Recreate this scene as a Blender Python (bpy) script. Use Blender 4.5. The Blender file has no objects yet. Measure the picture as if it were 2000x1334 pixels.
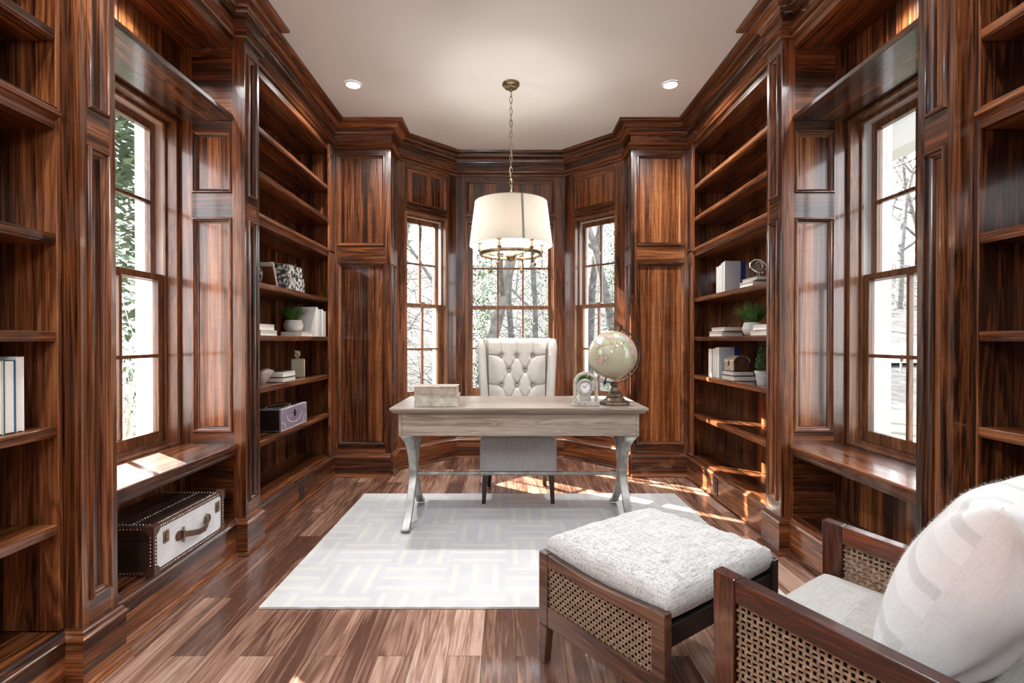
import bpy, bmesh, math, random
from mathutils import Vector, Matrix
R = math.radians
random.seed(7)
C = bpy.context.scene.collection
SC = bpy.context.scene

# ------------------------------------------------------------------ mesh builder
class MB:
    def __init__(s):
        s.v = []; s.f = []; s.m = []; s.T = None
    def add(s, p):
        p = Vector(p)
        if s.T is not None: p = s.T @ p
        s.v.append(p); return len(s.v) - 1
    def face(s, idx, m=0):
        s.f.append(tuple(idx)); s.m.append(m)
    def poly(s, pts, m=0):
        s.face([s.add(p) for p in pts], m)
    def box(s, x0, x1, y0, y1, z0, z1, m=0):
        if x0 > x1: x0, x1 = x1, x0
        if y0 > y1: y0, y1 = y1, y0
        i = [s.add(p) for p in ((x0,y0,z0),(x1,y0,z0),(x1,y1,z0),(x0,y1,z0),(x0,y0,z1),(x1,y0,z1),(x1,y1,z1),(x0,y1,z1))]
        for q in ((0,3,2,1),(4,5,6,7),(0,1,5,4),(1,2,6,5),(2,3,7,6),(3,0,4,7)):
            s.face([i[k] for k in q], m)
    def taper(s, c0, w0, d0, c1, w1, d1, m=0):
        i = []
        for c, w, d in ((c0,w0,d0),(c1,w1,d1)):
            for sx, sy in ((-1,-1),(1,-1),(1,1),(-1,1)):
                i.append(s.add((c[0]+sx*w/2, c[1]+sy*d/2, c[2])))
        for q in ((0,3,2,1),(4,5,6,7),(0,1,5,4),(1,2,6,5),(2,3,7,6),(3,0,4,7)):
            s.face([i[k] for k in q], m)
    def loft(s, rings, m=0, closed=True, caps=True):
        ids = [[s.add(p) for p in r] for r in rings]
        n = len(ids[0])
        for a, b in zip(ids[:-1], ids[1:]):
            for k in range(n if closed else n-1):
                j = (k+1) % n
                s.face((a[k], a[j], b[j], b[k]), m)
        if caps and closed:
            s.face(list(reversed(ids[0])), m); s.face(ids[-1], m)
    def lathe(s, prof, c=(0,0,0), n=24, m=0, caps=True):
        c = Vector(c)
        rings = [[c + Vector((r*math.cos(2*math.pi*k/n), r*math.sin(2*math.pi*k/n), z)) for k in range(n)] for r, z in prof]
        s.loft(rings, m, True, caps)
    def tube(s, pts, r, n=8, m=0, closed=False, caps=True, flat=None):
        pts = [Vector(p) for p in pts]
        L = len(pts)
        if not hasattr(r, '__len__'): r = [r]*L
        rings = []; up = None
        for i, p in enumerate(pts):
            if closed: t = pts[(i+1) % L] - pts[(i-1) % L]
            else: t = pts[min(i+1, L-1)] - pts[max(i-1, 0)]
            if t.length < 1e-9: t = Vector((0,0,1))
            t.normalize()
            if up is None:
                up = Vector((0,0,1)) if abs(t.z) < .9 else Vector((1,0,0))
                up = (up - t*up.dot(t)).normalized()
            else:
                up = up - t*up.dot(t)
                up = up.normalized() if up.length > 1e-6 else t.orthogonal().normalized()
            sd = t.cross(up)
            fx, fy = flat if flat else (1, 1)
            rings.append([p + up*(r[i]*fy*math.sin(2*math.pi*k/n)) + sd*(r[i]*fx*math.cos(2*math.pi*k/n)) for k in range(n)])
        if closed: rings.append(rings[0])
        s.loft(rings, m, True, caps and not closed)
    def strap(s, pts, side, w, t, m=0):
        """bar of rectangular section w (along side) x t following pts"""
        pts = [Vector(p) for p in pts]; side = Vector(side).normalized(); rings = []
        for i, p in enumerate(pts):
            d = (pts[min(i+1, len(pts)-1)] - pts[max(i-1, 0)]).normalized()
            n = d.cross(side).normalized()
            ww = w[i] if hasattr(w, '__len__') else w
            tt = t[i] if hasattr(t, '__len__') else t
            rings.append([p+side*ww/2+n*tt/2, p-side*ww/2+n*tt/2, p-side*ww/2-n*tt/2, p+side*ww/2-n*tt/2])
        s.loft(rings, m)
    def sphere(s, c, r, n=16, k=10, m=0, sz=1.0):
        prof = [(max(r*math.sin(math.pi*i/k), 1e-5), -r*sz*math.cos(math.pi*i/k)) for i in range(k+1)]
        s.lathe(prof, c, n, m)
    def sweep(s, path, prof, room, mats, caps=True):
        """profile (out, z) along plan path; room=+1: room lies to the right of travel"""
        path = [Vector((p[0], p[1])) for p in path]; N = len(path); nor = []
        for a, b in zip(path[:-1], path[1:]):
            d = (b-a).normalized(); nor.append(Vector((d.y, -d.x))*room)
        rings = []
        for i, p in enumerate(path):
            if i == 0: mt = nor[0]
            elif i == N-1: mt = nor[-1]
            else: mt = (nor[i-1]+nor[i]) / (1+nor[i-1].dot(nor[i]))
            rings.append([s.add((p.x+mt.x*o, p.y+mt.y*o, z)) for o, z in prof])
        for i in range(N-1):
            d = path[i+1]-path[i]
            mm = mats[0] if abs(d.x) > abs(d.y)*1.5 else (mats[1] if abs(d.y) > abs(d.x)*1.5 else mats[2 if d.x*d.y > 0 else 3])
            for k in range(len(prof)-1):
                s.face((rings[i][k], rings[i+1][k], rings[i+1][k+1], rings[i][k+1]), mm)
        if caps:
            s.face(rings[0], mats[0]); s.face(list(reversed(rings[-1])), mats[0])
    def panelled(s, O, U, N, w, h, panels, ms=(0, 1, 2), prof=None, z0=0.0):
        """board face with recessed panels. O bottom corner, U along width, N outward; panels = [(u0,u1,v0,v1)]"""
        O = Vector(O); U = Vector(U); N = Vector(N); V = Vector((0,0,1))
        P = lambda u, v, n=0.0: O + U*u + V*v + N*n
        us = sorted({0, w, *[p[0] for p in panels], *[p[1] for p in panels]})
        vs = sorted({z0, h, *[p[2] for p in panels], *[p[3] for p in panels]})
        for a, b in zip(us[:-1], us[1:]):
            for c, d in zip(vs[:-1], vs[1:]):
                cu, cv = (a+b)/2, (c+d)/2
                if any(p[0] < cu < p[1] and p[2] < cv < p[3] for p in panels): continue
                rail = any(p[0]-1e-6 <= cu <= p[1]+1e-6 for p in panels)
                s.poly((P(a,c), P(b,c), P(b,d), P(a,d)), ms[1] if rail else ms[0])
        prof = prof or [(0,0),(.0008,-.004),(.0016,-.004),(.0024,.006),(.005,.011),(.010,.0115),(.013,.006),(.0135,.002),(.019,-.001),(.0245,-.010),(.027,-.0105),(.0275,-.016),(.032,-.016)]
        for u0, u1, v0, v1 in panels:
            rings = [[s.add(P(u0+d, v0+d, n)), s.add(P(u1-d, v0+d, n)), s.add(P(u1-d, v1-d, n)), s.add(P(u0+d, v1-d, n))] for d, n in prof]
            for a, b in zip(rings[:-1], rings[1:]):
                for k in range(4):
                    j = (k+1) % 4
                    s.face((a[k], a[j], b[j], b[k]), ms[1] if k % 2 == 0 else ms[0])
            s.face(rings[-1], ms[2])
    def build(s, name, mats, parent=None, bevel=0.0, smooth=None, seg=2, local=False):
        me = bpy.data.meshes.new(name)
        off = Vector((0,0,0))
        if parent is not None and not local:
            q = parent
            while q is not None: off += q.location; q = q.parent
        me.from_pydata([tuple(p-off) for p in s.v], [], s.f)
        if not hasattr(mats, '__len__'): mats = [mats]
        for m in mats: me.materials.append(m)
        me.polygons.foreach_set('material_index', s.m)
        me.update()
        if smooth is not None:
            me.polygons.foreach_set('use_smooth', [True]*len(me.polygons))
            me.set_sharp_from_angle(angle=R(smooth))
        o = bpy.data.objects.new(name, me); C.objects.link(o)
        if parent is not None: o.parent = parent
        if bevel:
            b = o.modifiers.new('bev', 'BEVEL'); b.width = bevel; b.segments = seg; b.limit_method = 'ANGLE'; b.angle_limit = R(40)
            b.harden_normals = False
        return o

def tag(o, label, cat, group=None, kind=None):
    o['label'] = label; o['category'] = cat
    if group: o['group'] = group
    if kind: o['kind'] = kind
    return o
def thing(name, label, cat, loc=(0,0,0), rotz=0.0, group=None, kind=None):
    o = bpy.data.objects.new(name, None); C.objects.link(o)
    o.empty_display_size = .05
    o.location = loc; o.rotation_euler = (0,0,rotz)
    return tag(o, label, cat, group, kind)

# ------------------------------------------------------------------ materials
def newmat(name):
    m = bpy.data.materials.new(name); m.use_nodes = True
    nt = m.node_tree
    return m, nt, nt.nodes['Principled BSDF']
def nd(nt, typ, **kw):
    n = nt.nodes.new(typ)
    for k, v in kw.items():
        if k.startswith('i_'): n.inputs[k[2:].replace('_', ' ')].default_value = v
        else: setattr(n, k, v)
    return n
def lk(nt, a, b): nt.links.new(a, b)
def math_(nt, op, a, b=None, c=None):
    n = nt.nodes.new('ShaderNodeMath'); n.operation = op
    for i, x in enumerate((a, b, c)):
        if x is None: continue
        if isinstance(x, (int, float)): n.inputs[i].default_value = x
        else: lk(nt, x, n.inputs[i])
    return n.outputs[0]
def ramp(nt, fac, stops):
    n = nt.nodes.new('ShaderNodeValToRGB')
    e = n.color_ramp.elements
    while len(e) > len(stops): e.remove(e[-1])
    while len(e) < len(stops): e.new(1)
    for k, (p, c) in zip(e, stops):
        k.position = p; k.color = (c[0], c[1], c[2], 1)
    lk(nt, fac, n.inputs[0]); return n.outputs[0]
def bump(nt, bs, h, strength=.2, dist=.002):
    b = nd(nt, 'ShaderNodeBump'); b.inputs['Strength'].default_value = strength; b.inputs['Distance'].default_value = dist
    lk(nt, h, b.inputs['Height']); lk(nt, b.outputs[0], bs.inputs['Normal'])
def plain(name, col, rough=.5, metal=0.0, spec=.5, coat=0.0, noise=0.0, nscale=20, bmp=0.0, bscale=200):
    m, nt, bs = newmat(name)
    bs.inputs['Base Color'].default_value = (*col, 1)
    bs.inputs['Roughness'].default_value = rough; bs.inputs['Metallic'].default_value = metal
    bs.inputs['Specular IOR Level'].default_value = spec; bs.inputs['Coat Weight'].default_value = coat
    if noise or bmp:
        tc = nd(nt, 'ShaderNodeTexCoord')
    if noise:
        nz = nd(nt, 'ShaderNodeTexNoise'); nz.inputs['Scale'].default_value = nscale; nz.inputs['Detail'].default_value = 6
        lk(nt, tc.outputs['Object'], nz.inputs['Vector'])
        a = [max(0, c*(1-noise)) for c in col]; b = [min(1, c*(1+noise)) for c in col]
        lk(nt, ramp(nt, nz.outputs['Fac'], [(.3, a), (.7, b)]), bs.inputs['Base Color'])
    if bmp:
        n2 = nd(nt, 'ShaderNodeTexNoise'); n2.inputs['Scale'].default_value = bscale; n2.inputs['Detail'].default_value = 3
        lk(nt, tc.outputs['Object'], n2.inputs['Vector'])
        bump(nt, bs, n2.outputs['Fac'], bmp, .003)
    return m

class _O:
    def __init__(s, o): s.outputs = {'Object': o}
def wood(name, axis, cols, A=12.0, B=.55, strip=.115, tone=.35, rough=.29, coat=.6, planks=None, fine=100.0, figure=0.0, rot=0.0, fw=.33, rw=.28):
    m, nt, bs = newmat(name)
    tc = nd(nt, 'ShaderNodeTexCoord')
    if rot:
        rm = nd(nt, 'ShaderNodeMapping'); rm.inputs['Rotation'].default_value = (0, 0, rot); lk(nt, tc.outputs['Object'], rm.inputs[0]); tc = _O(rm.outputs[0])
    sep = nd(nt, 'ShaderNodeSeparateXYZ'); lk(nt, tc.outputs['Object'], sep.inputs[0])
    X, Y, Z = sep.outputs
    if planks:
        L, W = planks
        cb = nd(nt, 'ShaderNodeCombineXYZ'); lk(nt, Y, cb.inputs[0]); lk(nt, X, cb.inputs[1])
        br = nd(nt, 'ShaderNodeTexBrick'); br.offset = .37; br.offset_frequency = 2
        lk(nt, cb.outputs[0], br.inputs['Vector'])
        for k, v in (('Scale', 1), ('Brick Width', L), ('Row Height', W), ('Mortar Size', .0011), ('Mortar Smooth', .1), ('Bias', 0)):
            br.inputs[k].default_value = v
        br.inputs['Color1'].default_value = (0,0,0,1); br.inputs['Color2'].default_value = (1,1,1,1); br.inputs['Mortar'].default_value = (.5,.5,.5,1)
        rnd = br.outputs['Color']
        rn = nd(nt, 'ShaderNodeSeparateColor'); lk(nt, rnd, rn.inputs[0]); rnd = rn.outputs[0]
    else:
        acr = {'z': (X, Y), 'y': (X, Z), 'x': (Y, Z)}[axis]
        c = math_(nt, 'ADD', acr[0], acr[1])
        fl = math_(nt, 'FLOOR', math_(nt, 'DIVIDE', c, strip))
        wn = nd(nt, 'ShaderNodeTexWhiteNoise'); wn.noise_dimensions = '1D'; lk(nt, fl, wn.inputs['W']); rnd = wn.outputs['Value']
    sc = {'z': (A, A, B), 'y': (A, B, A), 'x': (B, A, A)}[axis]
    mp = nd(nt, 'ShaderNodeMapping'); mp.inputs['Scale'].default_value = sc
    lk(nt, tc.outputs['Object'], mp.inputs['Vector'])
    # offset the grain of every board
    off = nd(nt, 'ShaderNodeVectorMath'); off.operation = 'ADD'
    cx = nd(nt, 'ShaderNodeCombineXYZ')
    for i in range(3): lk(nt, math_(nt, 'MULTIPLY', rnd, (13.7, 9.1, 17.3)[i]), cx.inputs[i])
    lk(nt, mp.outputs[0], off.inputs[0]); lk(nt, cx.outputs[0], off.inputs[1])
    n1 = nd(nt, 'ShaderNodeTexNoise'); n1.inputs['Scale'].default_value = 1.0; n1.inputs['Detail'].default_value = 4; n1.inputs['Roughness'].default_value = .55; n1.inputs['Distortion'].default_value = .9
    lk(nt, off.outputs[0], n1.inputs['Vector'])
    # growth-ring lines drawn out of the broad noise
    rings = math_(nt, 'PINGPONG', math_(nt, 'MULTIPLY', n1.outputs['Fac'], 11.0), .5)
    mp2 = nd(nt, 'ShaderNodeMapping')
    k = fine
    mp2.inputs['Scale'].default_value = {'z': (k, k, k*.025), 'y': (k, k*.025, k), 'x': (k*.025, k, k)}[axis]
    lk(nt, tc.outputs['Object'], mp2.inputs['Vector'])
    n2 = nd(nt, 'ShaderNodeTexNoise'); n2.inputs['Scale'].default_value = 1.0; n2.inputs['Detail'].default_value = 4; n2.inputs['Roughness'].default_value = .6
    lk(nt, mp2.outputs[0], n2.inputs['Vector'])
    f = math_(nt, 'ADD', math_(nt, 'MULTIPLY', n1.outputs['Fac'], .50), math_(nt, 'MULTIPLY', rings, rw))
    f = math_(nt, 'ADD', f, math_(nt, 'MULTIPLY', n2.outputs['Fac'], fw)); f = math_(nt, 'ADD', f, .5*(.37-fw)+.25*(.24-rw))
    f = math_(nt, 'ADD', f, math_(nt, 'MULTIPLY', math_(nt, 'SUBTRACT', rnd, .5), tone))
    if figure:
        mp3 = nd(nt, 'ShaderNodeMapping')
        mp3.inputs['Scale'].default_value = {'z': (9, 9, 55), 'y': (9, 55, 9), 'x': (55, 9, 9)}[axis]
        lk(nt, tc.outputs['Object'], mp3.inputs['Vector'])
        n3 = nd(nt, 'ShaderNodeTexNoise'); n3.inputs['Scale'].default_value = 1; n3.inputs['Detail'].default_value = 1
        lk(nt, mp3.outputs[0], n3.inputs['Vector'])
        f = math_(nt, 'ADD', f, math_(nt, 'MULTIPLY', math_(nt, 'SUBTRACT', n3.outputs['Fac'], .5), figure))
    col = ramp(nt, f, [(.39, cols[0]), (.53, cols[1]), (.64, cols[2]), (.82, cols[3])])
    if planks:
        mx = nd(nt, 'ShaderNodeMix'); mx.data_type = 'RGBA'
        lk(nt, br.outputs['Fac'], mx.inputs['Factor']); lk(nt, col, mx.inputs['A']); mx.inputs['B'].default_value = (.025,.011,.006,1)
        col = mx.outputs['Result']
    lk(nt, col, bs.inputs['Base Color'])
    rr = math_(nt, 'ADD', math_(nt, 'MULTIPLY', n2.outputs['Fac'], .16), rough-.08)
    lk(nt, rr, bs.inputs['Roughness'])
    bs.inputs['Coat Weight'].default_value = coat; bs.inputs['Coat Roughness'].default_value = .085
    bump(nt, bs, n2.outputs['Fac'], .12, .0012)
    return m

WAL = [(.016,.0042,.0016), (.135,.040,.012), (.31,.110,.038), (.52,.245,.108)]
WZ = wood('walnut_vertical', 'z', WAL, tone=.14)
WY = wood('walnut_along', 'y', WAL, tone=.14)
WX = wood('walnut_across', 'x', WAL, tone=.14)
WD = wood('walnut_diagonal', 'x', WAL, tone=.14, rot=R(-45))
WE = wood('walnut_counter_diagonal', 'x', WAL, tone=.14, rot=R(45))
WV = wood('walnut_veneer', 'z', [(.018,.0046,.0015), (.165,.049,.0135), (.36,.132,.043), (.56,.28,.125)], A=26, B=.35, strip=.075, tone=.18, figure=.06)
FLOOR = wood('walnut_floor', 'y', [(.10,.043,.027), (.30,.155,.102), (.47,.295,.215), (.63,.46,.365)], A=7, B=.42, tone=.22, planks=(1.15, .127), rough=.27, coat=.5, fw=.29, rw=.30)
OAK = wood('weathered_oak', 'x', [(.19,.148,.112), (.32,.265,.212), (.41,.35,.29), (.50,.44,.375)], A=16, B=.8, strip=.7, tone=.12, rough=.4, coat=.1, fine=110)
MAHOG = wood('dark_red_wood', 'y', [(.022,.0045,.002), (.085,.0185,.0065), (.15,.034,.012), (.23,.066,.025)], A=14, B=1.2, strip=.4, tone=.2, rough=.3, coat=.4, fine=120)
MAHOGZ = wood('dark_red_wood_upright', 'z', [(.022,.0045,.002), (.085,.0185,.0065), (.15,.034,.012), (.23,.066,.025)], A=14, B=1.2, strip=.4, tone=.2, rough=.3, coat=.4, fine=120)
BRNW = wood('brown_or_glare_lit_wood', 'y', [(.03,.013,.008), (.10,.045,.027), (.17,.085,.05), (.27,.15,.095)], A=14, B=1.2, strip=.4, tone=.2, rough=.35, coat=.3, fine=120)  # the chest's own brown; on the ottoman's left end, window glare put into colour
SASH = wood('sash_wood', 'z', [(.08,.028,.010), (.20,.085,.036), (.30,.145,.07), (.40,.22,.12)], A=14, B=1, strip=.5, tone=.1, rough=.4, coat=.2)
WHITE = plain('white_ceiling_paint', (.84,.905,.965), .7)
VINYL = plain('white_vinyl', (.82,.83,.84), .4)
EXTW = plain('white_exterior_trim', (.85,.85,.86), .5)
CANE_SHADE = plain('cane_shade', (.016,.012,.010), 1.0, spec=0)  # near-black colour standing in for the shade behind the cane
SHADEW = plain('shaded_ottoman_wood', (.008,.007,.007), .3, coat=.3)  # shaded copy of the ottoman's dark wood
DARKLEG = plain('dark_leg_wood', (.022,.014,.010), .35, coat=.3)
def fabric(name, col, dark, sc=420.0, bm=.35):
    m, nt, bs = newmat(name)
    tc = nd(nt, 'ShaderNodeTexCoord')
    outs = []
    for s3 in ((sc*.05, sc, sc), (sc, sc*.05, sc), (sc, sc, sc*.05)):
        mp = nd(nt, 'ShaderNodeMapping'); mp.inputs['Scale'].default_value = s3; lk(nt, tc.outputs['Object'], mp.inputs[0])
        nz = nd(nt, 'ShaderNodeTexNoise'); nz.inputs['Scale'].default_value = .7; nz.inputs['Detail'].default_value = 2; lk(nt, mp.outputs[0], nz.inputs['Vector'])
        outs.append(nz.outputs['Fac'])
    f = math_(nt, 'MULTIPLY', math_(nt, 'ADD', math_(nt, 'ADD', outs[0], outs[1]), outs[2]), .3333)
    lk(nt, ramp(nt, f, [(.41, dark), (.55, col)]), bs.inputs['Base Color'])
    bs.inputs['Roughness'].default_value = .9; bs.inputs['Specular IOR Level'].default_value = .15
    bs.inputs['Sheen Weight'].default_value = .15
    bump(nt, bs, f, bm, .002)
    return m
LINEN = fabric('greige_linen', (.53,.505,.475), (.42,.398,.37), 560)
TWEED = fabric('grey_tweed', (.57,.56,.54), (.29,.285,.275), 400)
SEATF = fabric('beige_seat_fabric', (.45,.438,.405), (.32,.308,.28), 700)
GREYF = fabric('pale_grey_apron_fabric', (.56,.56,.56), (.40,.40,.40), 480)
PWHITE = fabric('white_pillow_cloth', (.72,.71,.70), (.65,.64,.63), 600, .15)
BRONZE = plain('antique_brass', (.30,.235,.155), .38, 1.0, noise=.35, nscale=40)
DBRONZE = plain('dark_bronze', (.055,.045,.04), .35, .9)
PEWTER = plain('silver_leaf_metal', (.36,.355,.33), .42, .75, noise=.45, nscale=14)
CERAM = plain('white_stoneware', (.74,.73,.71), .55, bmp=.08)
CONC = plain('grey_cement', (.50,.52,.54), .8, noise=.25, nscale=30)
PAGES = plain('book_pages', (.80,.78,.72), .8, noise=.06, nscale=200)
def cover(name, col, rough=.55): return plain(name, col, rough, noise=.06, nscale=60)
CV = {'white': cover('cover_white', (.82,.81,.80)), 'cream': cover('cover_cream', (.74,.68,.56)), 'grey': cover('cover_grey', (.48,.50,.54)),
      'pink': cover('cover_pink', (.66,.52,.46)), 'blue': cover('cover_blue', (.012,.035,.16)), 'royal': cover('cover_royal', (.012,.045,.30)), 'taupe': cover('cover_taupe', (.34,.29,.24)),
      'brown': cover('cover_brown', (.07,.04,.03)), 'sage': cover('cover_sage', (.52,.53,.42)), 'teal': cover('cover_teal', (.015,.10,.19)),
      'black': cover('cover_black', (.02,.02,.025)), 'green': cover('cover_green', (.10,.22,.19)), 'tan': cover('cover_tan', (.50,.44,.35))}
def glow(name, col, st):
    m, nt, bs = newmat(name)
    bs.inputs['Base Color'].default_value = (*col, 1); bs.inputs['Emission Color'].default_value = (*col, 1); bs.inputs['Emission Strength'].default_value = st
    return m
def thin_glass(name, tint=(1,1,1), refl=.08):
    m = bpy.data.materials.new(name); m.use_nodes = True; nt = m.node_tree; nt.nodes.clear()
    out = nd(nt, 'ShaderNodeOutputMaterial'); mix = nd(nt, 'ShaderNodeMixShader')
    tr = nd(nt, 'ShaderNodeBsdfTransparent'); tr.inputs[0].default_value = (*tint, 1)
    gl = nd(nt, 'ShaderNodeBsdfGlossy'); gl.inputs['Roughness'].default_value = .02
    lw = nd(nt, 'ShaderNodeLayerWeight'); lw.inputs[0].default_value = .12
    lk(nt, math_(nt, 'MULTIPLY', lw.outputs['Fresnel'], .6), mix.inputs[0]); lk(nt, tr.outputs[0], mix.inputs[1]); lk(nt, gl.outputs[0], mix.inputs[2]); lk(nt, mix.outputs[0], out.inputs[0])
    return m
GLASS = thin_glass('window_glass')
def leafmat(name, a, b):
    m, nt, bs = newmat(name)
    oi = nd(nt, 'ShaderNodeTexCoord'); nz = nd(nt, 'ShaderNodeTexNoise'); nz.inputs['Scale'].default_value = 40; lk(nt, oi.outputs['Object'], nz.inputs['Vector'])
    lk(nt, ramp(nt, nz.outputs['Fac'], [(.35, a), (.65, b)]), bs.inputs['Base Color']); bs.inputs['Roughness'].default_value = .5
    return m
GRASSM = leafmat('grass_blades', (.018,.075,.012), (.12,.26,.05))
TOPI = leafmat('boxwood_leaves', (.015,.05,.012), (.10,.20,.07))
IVY = leafmat('ivy_leaves', (.018,.05,.012), (.07,.12,.035))
CONIF = leafmat('conifer_needles', (.055,.085,.045), (.17,.215,.14))
BARK = plain('grey_bark', (.085,.078,.072), .9, noise=.45, nscale=9)
PALEBARK = plain('pale_twigs', (.36,.33,.26), .9, noise=.2, nscale=9)
SKY, SUN, SUNEL, DOWN, NICHE, BULB, EXPO = 4.6, 32.0, 33.0, 95.0, 30.0, 2.8, 0.92
REAR_FILL = 44.0
CHX, CHY = -.006, 3.68
PILLOC, PILYAW, PILTILT = (.966, 1.098, .662), R(-2), 25.0
# ------------------------------------------------------------------ room dimensions (metres; the room axis is y)
FX, PX, BX = 1.51, 1.45, 1.82          # bookcase face, pilaster face, bookcase back
P1, P2 = (2.77, 2.93), (1.70, 1.855)    # the two pilasters of each side
YB, YE = 4.355, 0.45                    # flank wall, near end of the near bookcases
ZC, ZS, ZT = 3.0, 0.60, 2.375           # ceiling, window seat, ledge above the window
RX, AY, BXX, BY = 1.02, 4.60, 0.54, 5.08   # bay corners
YR = -1.6
SHELVES = [(2.402, 2.438), (2.138, 2.175), (1.476, 1.510), (1.157, 1.190), (.843, .877), (.521, .555)]
SIDE = {-1: 'left', 1: 'right'}

# floor and ceiling
mb = MB(); mb.box(-2.0, 2.0, YR, 5.3, -.12, 0)
tag(mb.build('floor', [FLOOR]), 'glossy walnut plank floor with planks running to the bay', 'floor', kind='structure')
mb = MB(); mb.box(-2.0, 2.0, YR, 5.3, ZC, ZC+.15)
tag(mb.build('ceiling', [WHITE]), 'smooth white painted ceiling', 'ceiling', kind='structure')

CROWN = [(0,2.782),(.017,2.783),(.023,2.790),(.017,2.798),(.011,2.800),(.011,2.806),(.026,2.814),(.031,2.824),(.026,2.834),(.008,2.838),
         (.008,2.896),(.020,2.898),(.020,2.905),(.028,2.908),(.030,2.920),(.038,2.934),(.052,2.944),(.068,2.950),(.080,2.958),(.085,2.968),
         (.092,2.969),(.092,2.976),(.112,2.978),(.122,2.983),(.126,2.990),(.126,2.9995),(0,2.9995)]
BASE = [(0,0.0005),(.034,0.0005),(.034,.006),(.029,.016),(.018,.021),(.018,.160),(.024,.164),(.024,.172),(.016,.180),(.013,.190),(.006,.194),(.004,.200),(0,.200)]
half = [(-FX,YR),(-FX,P2[0]),(-PX,P2[0]),(-PX,P2[1]),(-FX,P2[1]),(-FX,P1[0]),(-PX,P1[0]),(-PX,P1[1]),(-FX,P1[1]),(-FX,YB)]
bay = [(-RX,YB),(-RX,AY),(-BXX,BY),(BXX,BY),(RX,AY),(RX,YB)]
path = half + bay + [(-x,y) for x,y in reversed(half)]
mb = MB(); mb.sweep(path, CROWN, 1, (0,1,2,3))
tag(mb.build('trim_1', [WX, WY, WD, WE], smooth=35), 'dark walnut crown moulding running round the room under the ceiling', 'crown moulding', kind='structure')
mb = MB(); mb.sweep(half+bay[:1], BASE, 1, (0,1))
tag(mb.build('baseboard_left', [WX, WY], smooth=35), 'walnut baseboard along the left wall of shelves', 'baseboard', kind='structure')
mb = MB(); mb.sweep(bay, BASE, 1, (0,1,2,3))
tag(mb.build('baseboard_back', [WX, WY, WD, WE], smooth=35), 'walnut baseboard following the window bay', 'baseboard', kind='structure')
mb = MB(); mb.sweep([bay[-1]]+[(-x,y) for x,y in reversed(half)], BASE, 1, (0,1))
tag(mb.build('baseboard_right', [WX, WY], smooth=35), 'walnut baseboard along the right wall of shelves', 'baseboard', kind='structure')

# pilasters with panelled returns into the window niches
VP = [(.277,1.822),(1.945,2.722)]
NP = [(.662,1.825),(1.954,2.294)]
k = 2
for (ya, yb), far in ((P1, 1), (P2, 0)):
    for s in (-1, 1):
        mb = MB(); X = lambda a: s*a
        w = yb-ya
        mb.panelled((X(PX), ya, 0), (0,1,0), (-s,0,0), w, ZC, [(.030, w-.030, a, b) for a, b in VP], (0,1,2))
        for y, n, pan in ((ya, -1, far), (yb, 1, not far)):
            if pan: mb.panelled((X(PX), y, 0), (s,0,0), (0,n,0), BX-PX, ZC, [(.068, .285, a, b) for a, b in NP], (0,3,2))
            else: mb.poly(((X(PX),y,0),(X(BX),y,0),(X(BX),y,ZC),(X(PX),y,ZC)), 0)
        mb.poly(((X(BX),ya,0),(X(BX),yb,0),(X(BX),yb,ZC),(X(BX),ya,ZC)), 0)
        tag(mb.build('trim_%d' % k, [WZ, WY, WV, WX], smooth=35), 'panelled walnut pilaster %s the %s window seat' % (('beyond', 'in front of')[1-far], SIDE[s]), 'pilaster', kind='structure'); k += 1

# outer walls, with the window openings of the two niches left free
for s in (-1, 1):
    mb = MB(); a, b = s*1.845, s*2.06
    mb.box(a, b, P1[1]-.08, YB-.001, 0, ZC); mb.box(a, b, YR, P2[0]+.08, 0, ZC)
    mb.box(a, b, P2[0]+.08, P1[1]-.08, 0, .598); mb.box(a, b, P2[0]+.08, P1[1]-.08, 2.345, ZC)
    # alcove above the ledge: back and soffit, jamb liners of the niche
    mb.box(s*1.79, a, P2[1]+.001, P1[0]-.001, ZT+.002, ZC-.002, 1)
    mb.box(s*1.535, s*1.788, P2[1]+.001, P1[0]-.001, 2.738, ZC-.002, 2)
    mb.box(s*1.512, s*1.533, P2[1]+.001, P1[0]-.001, 2.733, ZC-.002, 3)
    mb.box(s*1.79, a, P2[1]+.001, P1[0]-.001, .202, .552, 1)
    mb.box(s*1.79, s*1.78, P1[0]-.045, P1[0]-.001, .202, .552, 4)
    tag(mb.build('wall_%s' % SIDE[s], [EXTW, WV, WY, WY, WZ]), 'walnut lined %s wall behind shelves and window niche' % SIDE[s], 'wall', kind='structure')

# wall behind the camera with a closed white door
mb = MB(); mb.box(-2.06, 2.06, YR-.15, YR-.002, 0, ZC)
tag(mb.build('wall_front', [WZ]), 'plain walnut wall opposite the window bay', 'wall', kind='structure')
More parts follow.
